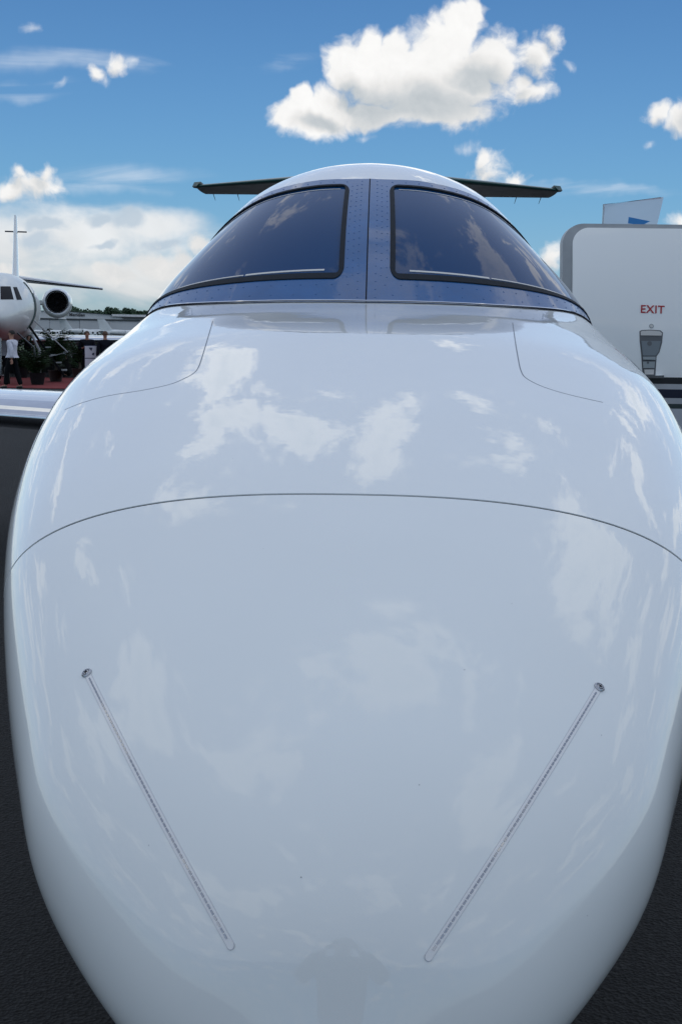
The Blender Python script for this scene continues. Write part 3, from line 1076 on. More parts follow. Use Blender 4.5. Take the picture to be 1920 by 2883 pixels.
def door_slab(name, x0, x1, z0, z1, rad, off, th, m, parent, label=None, nx=20, nz=60):
    """rounded-corner curved slab"""
    loop = []
    def arc(cx, cz, a0):
        for k in range(13):
            t = a0 + PI / 2 * k / 12; loop.append((cx + rad * math.cos(t), cz + rad * math.sin(t)))
    def line(a, b, n):
        for k in range(1, n): loop.append((a[0] + (b[0] - a[0]) * k / n, a[1] + (b[1] - a[1]) * k / n))
    arc(x1 - rad, z1 - rad, 0); line((x1 - rad, z1), (x0 + rad, z1), 8)
    arc(x0 + rad, z1 - rad, PI / 2); line((x0, z1 - rad), (x0, z0 + rad), 40)
    arc(x0 + rad, z0 + rad, PI); line((x0 + rad, z0), (x1 - rad, z0), 8)
    arc(x1 - rad, z0 + rad, 3 * PI / 2); line((x1, z0 + rad), (x1, z1 - rad), 40)
    n = len(loop); cx = (x0 + x1) / 2
    V, F = [], []
    # front: rows of loop shrunk horizontally to the centre line keep the curvature
    for s_ in range(9):
        k_ = 1 - s_ / 8.0
        for (x, z) in loop: V.append((cx + (x - cx) * k_, door_y(z) - off, z))
    F += grid_faces(n, 9, True)
    k = len(V)
    for (x, z) in loop: V.append((x, door_y(z) - off + th, z))
    F += [((i + 1) % n, i, k + i, k + (i + 1) % n) for i in range(n)]
    k2 = len(V)
    for s_ in range(1, 9):
        k_ = 1 - s_ / 8.0
        for (x, z) in loop: V.append((cx + (x - cx) * k_, door_y(z) - off + th, z))
    F += [(k + j, k + n + j, k + n + (j + 1) % n, k + (j + 1) % n) for j in range(n)]
    F += [tuple(k2 + i for i in f) for f in grid_faces(n, 8, True)]
    o = mesh(name, V, F, m, parent, True, label, sharp=40)
    return o


dl_ = spot(1586, 800, DY + 0.95).x
door = door_slab('cabin_door', dl_, dl_ + 0.72, 0.86, spot(1700, 640, DY + .95 + .32).z, 0.11, 0.0, 0.09, 'grey_edge', jet, 'open cabin door standing out beside the fuselage, marked EXIT, with dark stripes')
ztop = spot(1700, 640, DY + .95 + .32).z
door_slab('door_skin', dl_ + 0.050, dl_ + 0.70, 0.90, ztop - 0.022, 0.085, 0.012, 0.012, 'door_paint', door)
for z in (1.1, 1.5):
    h = MB(); h.tube([(0.78, DY + .16, z), (dl_ + .05, DY + .10, z)], 0.022, 10); h.obj('hinge_arm', 'steel', door)
fc = bpy.data.curves.new('exit_text', 'FONT'); fc.body = 'EXIT'; fc.size = 0.056; fc.extrude = 0.0005; fc.offset = 0.0009; fc.space_character = 1.08
fo = bpy.data.objects.new('exit_text', fc); col.objects.link(fo)
bpy.context.view_layer.update()
me = bpy.data.meshes.new_from_object(fo.evaluated_get(bpy.context.evaluated_depsgraph_get()))
bpy.data.objects.remove(fo)
me.name = 'exit_lettering'; me.materials.clear(); me.materials.append(M['red'])
eo = bpy.data.objects.new('exit_lettering', me); link(eo, door)
ep = spot(1802, 880, DY + .95)
slope = math.atan2(door_y(ep.z + .02) - door_y(ep.z - .02), 0.04)
eo.location = (ep.x, door_y(ep.z) - 0.0145, ep.z)
eo.rotation_euler = (PI / 2 - slope, 0.02, 0)
eo['label'] = 'red EXIT lettering'


# latch assembly: outline built from photograph proportions, on the door surface
def dpt(px, py, off):
    p = spot(px, py, DY + .95)
    return Vector((p.x, door_y(p.z) - 0.012 - off, p.z))


def plate(name, pts, off, m, parent, depth=0.004, label=None):
    n = len(pts)
    V = [dpt(x, y, off) for x, y in pts] + [dpt(x, y, off - depth) for x, y in pts]
    F = [tuple(range(n))] + [(i, i + n, (i + 1) % n + n, (i + 1) % n) for i in range(n)]
    return mesh(name, V, F, m, parent, False, label)


M['latch_grey'] = mat('latch_grey', (0.20, 0.23, 0.25), 0.4, metal=0.3)
M['latch_mid'] = mat('latch_mid', (0.34, 0.37, 0.38), 0.35, metal=0.4)
M['latch_dark'] = mat('latch_dark', (0.12, 0.13, 0.14), 0.5)
plate('latch_surround', [(1799, 932), (1806, 929), (1830, 928), (1858, 930), (1865, 936), (1862, 965), (1854, 992), (1846, 1003), (1842, 1060), (1806, 1060), (1803, 1002), (1799, 960)], 0.0015, 'latch_dark', door, 0.006)
plate('latch_cover', [(1802, 934), (1808, 931.5), (1830, 930.5), (1855, 932.5), (1862, 938), (1860, 945), (1802, 944)], 0.005, 'pale_strip', door)
plate('latch_handle', [(1803, 960), (1858, 960), (1851, 990), (1843, 1001), (1807, 1001)], 0.006, 'latch_grey', door, 0.008, 'grey pull handle set into the door')
plate('latch_step', [(1807, 1004), (1842, 1004), (1842, 1013), (1807, 1012)], 0.010, 'latch_mid', door, 0.01)
plate('latch_block', [(1807, 1018), (1841, 1018), (1839, 1036), (1808, 1036)], 0.006, 'latch_mid', door, 0.006)
plate('latch_foot', [(1811, 1040), (1838, 1040), (1837, 1054), (1812, 1054)], 0.006, 'pale_strip', door, 0.006)
plate('step_bar', [(1815, 1057), (1863, 1056), (1863, 1064), (1815, 1064)], 0.03, 'chrome', door, 0.035)
for (cx, cy, r_, mm, nm, rr2) in ((1833, 918, 6.5, 'latch_mid', 'lock_ring', 0), (1833, 918, 4.5, 'pale_strip', 'lock_button', 0), (1826, 967, 6.5, 'latch_dark', 'handle_hole', 0), (1821, 1021, 3, 'latch_dark', 'bolt_hole', 0)):
    plate(nm, [(cx + r_ * math.cos(2 * PI * k / 16), cy - r_ * math.sin(2 * PI * k / 16)) for k in range(16)], {'lock_ring': .002, 'lock_button': .004, 'handle_hole': .0075, 'bolt_hole': .0075}[nm], mm, door, 0.002)

# ================================================================== THE LARGE PARKED TRIJET-STYLE JET ON THE LEFT
def jet_body(Lg, Rr, zc, nose_drop, n_st=46, k_=48):
    xs = [0, .02, .06, .12, .18, .25, .6, .8, .93, 1.0]
    w_ = smooth_curve([math.sqrt(x) for x in xs], [0, .30, .55, .80, .94, 1.0, 1.0, .80, .40, .08])
    dz = smooth_curve([math.sqrt(x) for x in xs], [-nose_drop, -nose_drop * .9, -nose_drop * .65, -nose_drop * .3, -nose_drop * .08, 0, 0, .12, .38, .55])

    def pt(fr, t, off=0):
        s_ = math.sqrt(fr); w = w_(s_) * Rr + off
        c = math.cos(t)
        return Vector((w * math.sin(t), fr * Lg, zc + dz(s_) * Rr + w * c * (1.0 if fr > .14 else 1.0)))
    fr = [(i / n_st) ** 1.6 for i in range(1, n_st + 1)]
    V = [pt(f, 2 * PI * k / k_ - PI) for f in fr for k in range(k_)]
    F = grid_faces(k_, n_st, True) + [tuple(range((n_st - 1) * k_, n_st * k_))]
    V.append(Vector((0, 0, zc - nose_drop * Rr))); q = len(V) - 1
    F += [(i, q, (i + 1) % k_) for i in range(k_)]
    return V, F, pt


def patch(pt, f0, f1, t0, t1, off, n=6):
    V = [pt(f0 + (f1 - f0) * i / n, t0 + (t1 - t0) * j / n, off) for i in range(n + 1) for j in range(n + 1)]
    return V, grid_faces(n + 1, n + 1)


npz = spot(-14, 941, 37.5)
trj = empty('parked_business_jet', (npz.x, npz.y, 0), R(14.5), 'large white business jet parked nose-on at far left, airstairs open and dark engine intake showing', 'jet')
V, F, pt = jet_body(23, 1.17, 2.66, 0.42)
tf = mesh('fuselage', V, F, 'jet_matte', trj)
bpy.context.view_layer.update()
TM = trj.matrix_world.copy(); TI = TM.inverted()
tf_bvh = BVHTree.FromPolygons([TM @ Vector(v) for v in V], F)
def on_trj(px, py, off=0.02):
    h = tf_bvh.ray_cast(CAM, ray(px, py))
    if h[0] is None: return None
    return TI @ (h[0] - ray(px, py) * off)


for quad in (((2, 806), (31, 806), (40, 843), (3, 843)), ((38, 808), (49, 808), (64, 844), (49, 844)), ((-42, 806), (-4, 806), (-4, 843), (-47, 843)), ((-62, 808), (-50, 808), (-56, 844), (-70, 844))):
    V = []
    for i in range(7):
        for j in range(7):
            u, v = i / 6, j / 6
            t0 = (quad[0][0] + (quad[1][0] - quad[0][0]) * u, quad[0][1] + (quad[1][1] - quad[0][1]) * u)
            t1 = (quad[3][0] + (quad[2][0] - quad[3][0]) * u, quad[3][1] + (quad[2][1] - quad[3][1]) * u)
            V.append(on_trj(t0[0] + (t1[0] - t0[0]) * v, t0[1] + (t1[1] - t0[1]) * v))
    if all(v is not None for v in V):
        mesh('cockpit_window', V, grid_faces(7, 7), 'dark_glass', trj)
# dark outline of the open doorway behind the cockpit
P_, N_ = [], []
for k in range(31):
    t = 0.75 + 1.55 * k / 30
    p = pt(0.20, t, 0.0); P_.append(p); N_.append(Vector((p.x, 0, p.z - 2.66)).normalized())
ribbon('doorway_edge', P_, N_, 0.12, 0.03, 'green_edge', trj)
V, F = patch(pt, 0.205, 0.245, 1.15, 2.2, 0.01)
mesh('doorway', V, F, 'intake', trj)
base = pt(0.215, 2.1, 0)
st = MB()
st.add([(base.x - .1, 4.7, base.z), (base.x - .1, 5.6, base.z), (base.x + 1.1, 5.6, .30), (base.x + 1.1, 4.7, .30), (base.x - .1, 4.7, base.z - .12), (base.x - .1, 5.6, base.z - .12), (base.x + 1.1, 5.6, .18), (base.x + 1.1, 4.7, .18)],
       [(0, 1, 2, 3), (4, 7, 6, 5), (0, 3, 7, 4), (1, 5, 6, 2), (2, 6, 7, 3), (0, 4, 5, 1)])
stair = st.obj('airstair', 'trouser_dark', trj, False)
for dd_ in (42.0, 43.0):
    h = MB(); h.tube([TI @ spot(98, 903, dd_), TI @ spot(192, 992, dd_), TI @ spot(140, 1003, dd_)], 0.022, 8)
    h.obj('handrail', 'grey_edge', stair)
    if dd_ > 42.5: break
h = MB(); h.tube([TI @ spot(90, 942, 42), TI @ spot(112, 986, 42), TI @ spot(114, 1060, 42)], 0.045, 8); h.obj('stair_brace', 'grey_edge', stair)
for k in range(6):
    b = MB(); x = base.x + .1 + .18 * k; z = base.z - (base.z - .30) * (x - base.x + .1) / 1.2
    b.box(x, x + .2, 4.78, 5.52, z - .02, z + .02); b.obj('stair_tread', 'latch_mid', stair, False)
h = MB(); h.tube([(0.55, 3.2, 1.75), (1.1, 3.4, 1.25), (1.15, 3.4, 0.6)], 0.03, 8); h.obj('gear_door_brace', 'steel_dark', trj)
for sg in (-1, 1):
    wing('wing', [(sg * 0.9, 9.0, 1.46, 5.0), (sg * 10.5, 14.5, 1.58, 1.4)], 'jet_white', trj, le_m='chrome', t=0.09, le_frac=0.05)
    wing('tailplane', [(sg * 0.0, 18.8, 4.20, 2.6), (sg * 4.0, 21.4, 3.90, 1.0)], 'jet_white', trj, le_m='steel', t=0.13, le_frac=0.04)
    prof = [(13.6, .42), (13.35, .445), (13.2, .475), (13.2, .50), (13.3, .54), (13.9, .61), (15.2, .65), (17.0, .5)]
    V, F = lathe_y(prof, 48, sg * 1.85, 3.03)
    en = mesh('engine', V, F, 'jet_white', trj, True, 'round engine nacelle with polished intake lip')
    V, F = lathe_y([(13.5, .432), (13.36, .442), (13.195, .472), (13.185, .49), (13.21, .515)], 48, sg * 1.85, 3.03)
    mesh('intake_lip', V, F, 'chrome', en)
    V, F = lathe_y([(13.45, .436), (14.1, .43), (14.12, .001)], 40, sg * 1.85, 3.03)
    mesh('intake_duct', V, F, 'intake', en)
    V, F = lathe_y([(13.80, .001), (13.86, .06), (14.05, .13)], 24, sg * 1.85, 3.03)
    mesh('spinner', V, F, 'steel_dark', en)
    b = MB()
    for k in range(20):
        a = 2 * PI * k / 20
        c_, s_ = math.cos(a), math.sin(a); c2, s2 = math.cos(a + .16), math.sin(a + .16)
        b.add([(sg * 1.85 + .12 * c_, 14.06, 3.03 + .12 * s_), (sg * 1.85 + .42 * c_, 14.0, 3.03 + .42 * s_), (sg * 1.85 + .42 * c2, 14.09, 3.03 + .42 * s2), (sg * 1.85 + .12 * c2, 14.1, 3.03 + .12 * s2)], [(0, 1, 2, 3)])
    b.obj('fan_blades', 'steel_dark', en, False)['kind'] = 'stuff'
    b = MB(); b.box(min(sg * 1.0, sg * 1.5), max(sg * 1.0, sg * 1.5), 14.2, 16.4, 2.95, 3.11); b.obj('pylon', 'jet_white', en, False)
wing('fin', [(3.0, 14.5, 0, 6.5), (4.4, 17.6, 0, 3.9), (7.15, 20.2, 0, 1.9)], 'jet_white', trj, axis='z', t=0.09)
b = MB(); b.tube([(-.5, 21, 6.45), (.5, 21, 6.45)], 0.035, 8); b.obj('fin_antenna', 'steel_dark', trj)
gear(trj, 0, 3.3, 1.7, 0.30, 0.18, 0.2, 'nose_gear')
gear(trj, -2.0, 12.5, 1.8, 0.42, 0.25, 0.24, 'main_gear'); gear(trj, 2.0, 12.5, 1.8, 0.42, 0.25, 0.24, 'main_gear')


# ================================================================== SMALL PARKED JETS FAR OFF
def small_jet(px, dist, rz, Lg, label, fin_m='jet_white', ttail=True):
    g_ = ground(px, dist)
    j = empty('small_jet', (g_.x, g_.y, 0), rz, label, 'jet', 'small jets parked in front of the hangar')
    V, F, pt_ = jet_body(Lg, Lg * .055, 1.6, 0.35, 26, 24)
    mesh('fuselage', V, F, 'jet_white', j)
    V, F = patch(pt_, 0.07, 0.11, -0.9, .9, 0.01)
    mesh('cockpit_window', V, F, 'dark_glass', j)
    k = Lg / 15
    for sg in (-1, 1):
        wing('wing', [(sg * .5 * k, 6.2 * k, 1.15, 2.6 * k), (sg * 7 * k, 8.6 * k, 1.45, 1.0 * k)], 'jet_white', j, t=.1)
        zt = 4.3 * k if ttail else 2.3 * k
        wing('tailplane', [(0, 13.6 * k, zt, 1.7 * k), (sg * 2.5 * k, 14.7 * k, zt + .02, .8 * k)], 'jet_white', j, t=.1)
        V, F = lathe_y([(10.2 * k, .3 * k), (10.1 * k, .38 * k), (11 * k, .45 * k), (12.8 * k, .3 * k)], 20, sg * 1.25 * k, 2.1 * k)
        en = mesh('engine', V, F, 'jet_white', j)
        V, F = lathe_y([(10.3 * k, .36 * k), (10.35 * k, .001)], 16, sg * 1.25 * k, 2.1 * k); mesh('intake', V, F, 'intake', en)
        gear(j, sg * 1.7 * k, 8.3 * k, 1.2, .3, .18, .01, 'main_gear')
        for q in range(6):
            y0 = (4.0 + .85 * q) * k
            a = PI / 2 * .78
            V, F = patch(pt_, y0 / Lg, (y0 + .36 * k) / Lg, sg * (a - .18), sg * (a + .22), 0.012, 2)
            mesh('cabin_window', V, F, 'dark_glass', j)
    wing('fin', [(2.2 * k, 12.3 * k, 0, 2.4 * k), (4.35 * k, 13.9 * k, 0, 1.3 * k)], fin_m, j, axis='z', t=.09)
    gear(j, 0, 2 * k, 1.2, .25, .15, .01, 'nose_gear')
    return j


small_jet(395, 215, R(82), 15, 'white small jet with a T-tail, right of the other parked jets before the hangar')
small_jet(215, 230, R(97), 12, 'white small jet between the dark-finned jet and the T-tailed jet', ttail=False)
small_jet(165, 225, R(84), 11, 'small parked jet with a dark blue fin, under the engine nacelle', 'blue_tail', ttail=False)
small_jet(520, 200, R(94), 14, 'small parked jet partly hidden by the glossy nose, farthest right', ttail=False)

# ================================================================== HANGAR
HD = 300
hl = ground(-420, HD); hr = ground(640, HD + 45)
hz = spot(180, 870, HD).z
ax_ = (hr - hl); hlen = ax_.length; hrz = math.atan2(ax_.y, ax_.x)
hg = empty('hangar', tuple(hl), hrz, 'long low grey hangar with dark sign lettering, behind the parked jets', 'hangar')
b = MB()
xr = (ground(172, HD + 20) - hl).length
xe = (ground(310, HD + 35) - hl).length
ze = spot(320, 888, HD + 35).z
b.add([(0, 0, 0), (hlen, 0, 0), (hlen, 0, ze), (xe, 0, ze), (xr, 0, hz), (0, 0, hz - 2)] + [(0, 60, 0), (hlen, 60, 0), (hlen, 60, ze), (xe, 60, ze), (xr, 60, hz), (0, 60, hz - 2)],
      [(0, 1, 2, 3, 4, 5), (11, 10, 9, 8, 7, 6), (0, 6, 7, 1), (1, 7, 8, 2), (5, 11, 6, 0)])
b.obj('wall', 'hangar_wall', hg, False)
b = MB(); b.add([(-1, -.5, hz - 1.9), (xr, -.5, hz + .1), (xe, -.5, ze + .1), (hlen + 1, -.5, ze + .1), (-1, 61, hz - 1.9), (xr, 61, hz + .1), (xe, 61, ze + .1), (hlen + 1, 61, ze + .1)], [(0, 1, 5, 4), (1, 2, 6, 5), (2, 3, 7, 6)])
b.obj('roof', 'hangar_trim', hg, False)
b = MB(); b.box(xe - 1, hlen, -.8, -.1, ze - .35, ze + .25); b.obj('gutter', 'hangar_trim', hg, False)
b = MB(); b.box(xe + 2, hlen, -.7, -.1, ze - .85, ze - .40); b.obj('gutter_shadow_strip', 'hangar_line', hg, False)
zl = spot(250, 899, HD + 30).z
x0_ = 1.0; xd = (ground(372, HD + 38) - hl).length
nd_ = 9
for k in range(nd_):
    a = x0_ + (xd - x0_) * k / nd_; c = x0_ + (xd - x0_) * (k + 1) / nd_
    b = MB(); b.box(a + .06, c - .06, -.25 - .12 * (k % 2), -.05, 0.1, zl - .3); b.obj('door_panel', 'hangar_dark', hg, False)
b = MB(); b.box(x0_ - .5, xd + .5, -.6, -.05, zl - .28, zl + .1); b.obj('door_rail', 'hangar_line', hg, False)
fc = bpy.data.curves.new('sign_text', 'FONT'); fc.body = '\u2039 Meridian'; fc.size = 1.15; fc.extrude = 0.06; fc.offset = 0.02; fc.space_character = 1.05
fo = bpy.data.objects.new('sign_text', fc); col.objects.link(fo)
bpy.context.view_layer.update()
me = bpy.data.meshes.new_from_object(fo.evaluated_get(bpy.context.evaluated_depsgraph_get())); bpy.data.objects.remove(fo)
me.name = 'sign_lettering'; me.materials.clear(); me.materials.append(M['letter_dark'])
so = bpy.data.objects.new('sign_lettering', me); link(so, hg)
sp_ = (ground(198, HD + 20) - hl).length
so.location = (sp_, -.2, spot(210, 889, HD + 20).z); so.rotation_euler = (PI / 2, 0, 0)


# ================================================================== TREES BEYOND THE HANGAR
def make_crown(seed, rx, rz_):
    rnd = random.Random(seed); mb = MB()
    lobes = [(rnd.uniform(-.7, .7) * rx, rnd.uniform(-.6, .6) * rx, rnd.uniform(-.35, .55) * rz_, rnd.uniform(.35, .6)) for _ in range(9)]
    for (lx, ly, lz, lr) in lobes:
        for _ in range(210):
            a, c = rnd.uniform(0, 2 * PI), rnd.uniform(-1, 1); s_ = math.sqrt(1 - c * c)
            rr_ = lr * rnd.uniform(.55, 1.08)
            p = Vector((lx + rx * rr_ * s_ * math.cos(a), ly + rx * rr_ * s_ * math.sin(a), lz + rz_ * rr_ * c))
            e = rnd.uniform(.25, .6)
            u_ = Vector((rnd.gauss(0, 1), rnd.gauss(0, 1), rnd.gauss(0, 1))).normalized(); v_ = u_.orthogonal().normalized()
            mb.add([p - u_ * e, p + v_ * e * .7, p + u_ * e, p - v_ * e * .7], [(0, 1, 2, 3)])
    me_ = bpy.data.meshes.new('crown'); me_.from_pydata([tuple(v) for v in mb.V], [], mb.F); me_.materials.append(M['leaf_far']); return me_


crowns = [make_crown(1, 4.5, 3.2), make_crown(2, 5.5, 2.7), make_crown(3, 3.8, 3.6)]
tk = MB(); tk.tube([(0, 0, 0), (.1, 0, 3), (0, .1, 7.5)], [.35, .28, .15], 8); tk.tube([(.05, 0, 4), (1.5, .4, 7)], [.15, .08], 6); tk.tube([(.05, 0, 4.5), (-1.3, -.4, 7.2)], [.15, .08], 6)
trunk_me = None
TREES = [(196, 858, 0), (240, 876, 1), (255, 874, 1), (272, 877, 2), (288, 880, 1), (303, 880, 1), (318, 870, 2), (330, 882, 1), (347, 883, 1), (366, 872, 2), (380, 876, 0), (392, 882, 1), (404, 880, 2),
         (1573, 800, 1), (1590, 806, 0), (1610, 806, 2), (1560, 850, 1)]
lab = ['tree beyond the hangar, its top just right of the engine nacelle', 'leftmost tree of the low treeline over the hangar roof peak', 'second tree of the treeline, over the hangar lettering',
       'rounded tree just left of the middle of the hangar treeline', 'low tree before the tallest rounded crown of the treeline', 'small tree touching the tallest rounded crown on its left',
       'tallest rounded tree of the treeline above the hangar slope', 'low tree just right of the tallest rounded crown', 'low tree above the start of the white gutter',
       'spiky topped tree above the white hangar gutter', 'bushy tree touching the spiky topped one', 'low tree near the cockpit side of the hangar roof', 'rightmost tree before the blue windshield frame',
       'tree glimpsed between windshield and the open door, leftmost of its row', 'tree beyond the left edge of the open door', 'tree hidden behind the open door, right of its edge', 'low tree behind the windshield corner']
for (px, py, ci), lb in zip(TREES, lab):
    dist = 420 + (px * 37) % 60
    if px > 1500: dist = 200
    top = spot(px, py, dist)
    gz = Vector((top.x, top.y, 0))
    t_ = empty('tree', tuple(gz), 0, lb, 'tree', 'trees beyond the hangar' if px < 1500 else 'trees beyond the open door')
    rzz = [3.2, 2.7, 3.6][ci]
    hgt = top.z - rzz * .8
    sc_ = 1.0
    c = bpy.data.objects.new('crown', crowns[ci]); link(c, t_); c.location = (0, 0, hgt); c.rotation_euler = (0, 0, px * 1.7)
    if trunk_me is None:
        o = tk.obj('trunk', 'bark', t_); trunk_me = o.data
    else:
        o = bpy.data.objects.new('trunk', trunk_me); link(o, t_)
    o.scale = (1, 1, max(.3, hgt / 7))

# ================================================================== BANNER behind the open door
BD = 17.0
a, b_, c_, d_ = spot(1701, 576, BD), spot(1860, 558, BD + .3), spot(1838, 690, BD + .3), spot(1694, 700, BD)
ban = empty('banner_flag', (a.x, a.y, 0), 0, 'translucent white banner with a blue mark sticking up above the open door', 'banner')
org = Vector((a.x, a.y, 0))
V = []
for i in range(13):
    for j in range(13):
        u, v = i / 12, j / 12
        p = a.lerp(b_, u).lerp(d_.lerp(c_, u), v)
        p.y += 0.05 * math.sin(u * 5 + v * 3) - 0.10 * max(0, u * .9 - v * .9 + 0.05)
        V.append(p - org)
mesh('banner_cloth', V, grid_faces(13, 13), 'banner_white', ban)
b = MB(); pole_t = a - org + Vector((-.006, 0, .006)); b.tube([(pole_t.x - .03, 0.03, 0), (pole_t.x, 0.03, pole_t.z), tuple(b_ - org + Vector((0, .02, .006)))], 0.012, 8); b.obj('pole', 'steel', ban)
pr = [(1762, 614), (1822, 626), (1800, 637), (1760, 632)]
V = [spot(x, y, BD + .05) - org + Vector((0, -.16, 0)) for x, y in pr]; V += [v + Vector((0, .004, 0)) for v in V]
mesh('blue_mark', V, [(0, 1, 2, 3), (7, 6, 5, 4), (0, 4, 5, 1), (1, 5, 6, 2), (2, 6, 7, 3), (3, 7, 4, 0)], 'banner_blue', ban, False)

# ================================================================== RED CARPET, PLANTS, PEOPLE
a, b_, c_, d_ = ground(-400, 38.5), ground(420, 38.0), ground(480, 47), ground(-420, 47.5)
g = MB(); up = Vector((0, 0, .018)); V = [a, b_, c_, d_]
g.add([v + up for v in V] + [v - up * .9 for v in V], [(0, 1, 2, 3), (0, 4, 5, 1), (1, 5, 6, 2), (2, 6, 7, 3), (3, 7, 4, 0)])
tag(g.obj('red_carpet', 'carpet', smooth=False), 'wide red carpet laid on the asphalt under the parked business jet', 'carpet')


def palm(px, dist, h, label, potm, spread=1.0, n=34, seed=1):
    rnd = random.Random(seed); g_ = ground(px, dist)
    t_ = empty('potted_palm', (g_.x, g_.y, 0), 0, label, 'plant', 'potted palms on the carpet')
    V, F = [], []
    prof = [(0, .02), (.001, .20), (.36, .27), (.40, .29), (.40, .25), (.33, .23), (.33, .01)]
    for (z, r_) in prof:
        for k in range(20): V.append((r_ * math.cos(2 * PI * k / 20), r_ * math.sin(2 * PI * k / 20), z + .02))
    mesh('pot', V, grid_faces(20, len(prof), True), potm, t_, True, sharp=40)
    b = MB(); b.tube([(0, 0, .3), (.03, 0, h * .3), (0, .02, h * .55)], [.05, .04, .03], 8); b.obj('stem', 'bark', t_)
    b = MB()
    for k in range(n):
        a = rnd.uniform(0, 2 * PI); z0 = rnd.uniform(.25, .6) * h; ln = rnd.uniform(.5, .9) * spread; rise = rnd.uniform(.1, h - z0)
        prev = None
        for s_ in range(9):
            t = s_ / 8
            p = Vector((math.cos(a) * ln * t, math.sin(a) * ln * t, z0 + rise * (1.35 * t - .55 * t * t)))
            if prev is not None:
                for sd in (-1, 1):
                    d = Vector((-math.sin(a), math.cos(a), 0)) * sd
                    lf = (0.05 + .22 * math.sin(PI * min(1, t + .1))) * spread
                    tip = p + d * lf + Vector((math.cos(a), math.sin(a), -.35)) * lf * .8
                    b.add([prev, prev + (p - prev) * .55, tip], [(0, 1, 2)])
            prev = p
    fo_ = b.obj('fronds', 'leaf', t_, False); fo_['kind'] = 'stuff'


palm(104, 40.5, 1.45, 'leafy palm in a black pot on the carpet, right of the man in white', 'pot', .8, 46, 3)
palm(156, 43.5, 2.15, 'tall dark palm in a brown pot, below the parked jet wing', 'pot_red', .75, 60, 4)
palm(222, 46.0, 1.75, 'potted palm next to the white poster board', 'pot_red', .7, 40, 6)
palm(60, 46.5, 1.3, 'low potted palm behind the white-shirted man', 'pot', .7, 36, 9)


shr = [(40, 52, 1.9, 'dark leafy shrub in a planter under the parked jet belly, leftmost'), (92, 53, 1.8, 'dark shrub in a planter behind the black-potted palm'),
       (136, 54, 2.0, 'dark shrub in a planter behind the tall palm'), (188, 53, 1.9, 'dark shrub in a planter left of the poster board'), (236, 54, 1.8, 'dark shrub in a planter behind the poster board'), (284, 55, 1.8, 'dark shrub in a planter beside the glossy nose edge')]
for i_, (px, dist, h_, lb) in enumerate(shr):
    rnd = random.Random(50 + i_); g_ = ground(px, dist)
    t_ = empty('planter_shrub', (g_.x, g_.y, 0), rnd.uniform(0, 6), lb, 'shrub', 'shrubs in planters behind the carpet')
    b = MB(); b.box(-.42, .42, -.3, .3, 0, .45); b.box(-.45, .45, -.33, .33, .45, .5); b.obj('planter', 'pot', t_, False)
    b = MB(); b.tube([(0, 0, .4), (.03, 0, h_ * .7)], [.04, .02], 6); b.obj('stem', 'bark', t_)
    b = MB()
    for _ in range(900):
        a = rnd.uniform(0, 2 * PI); r_ = .52 * math.sqrt(rnd.random()); z = .45 + (h_ - .45) * rnd.random() * (1 - .25 * (r_ / .52) ** 2)
        p = Vector((r_ * math.cos(a), r_ * .7 * math.sin(a), z)); e = rnd.uniform(.04, .10)
        u_ = Vector((rnd.gauss(0, 1), rnd.gauss(0, 1), rnd.gauss(0, .6))).normalized(); v_ = u_.orthogonal().normalized()
        b.add([p - u_ * e, p + v_ * e * .4, p + u_ * e, p - v_ * e * .4], [(0, 1, 2, 3)])
    b.obj('leaves', 'leaf', t_, False)['kind'] = 'stuff'


def skinfig(name, verts, edges, radii, root, m, parent, sub=2):
    me_ = bpy.data.meshes.new(name); me_.from_pydata(verts, edges, []); me_.materials.append(M[m])
    o = bpy.data.objects.new(name, me_); link(o, parent)
    sk = o.modifiers.new('skin', 'SKIN')
    for i, r_ in enumerate(radii):
        sv = me_.skin_vertices[0].data[i] if len(me_.skin_vertices) else None
        if sv is not None: sv.radius = r_ if isinstance(r_, tuple) else (r_, r_)
    if len(me_.skin_vertices): me_.skin_vertices[0].data[root].use_root = True
    sb = o.modifiers.new('sub', 'SUBSURF'); sb.levels = sub; sb.render_levels = sub
    sk.use_smooth_shade = True
    return o


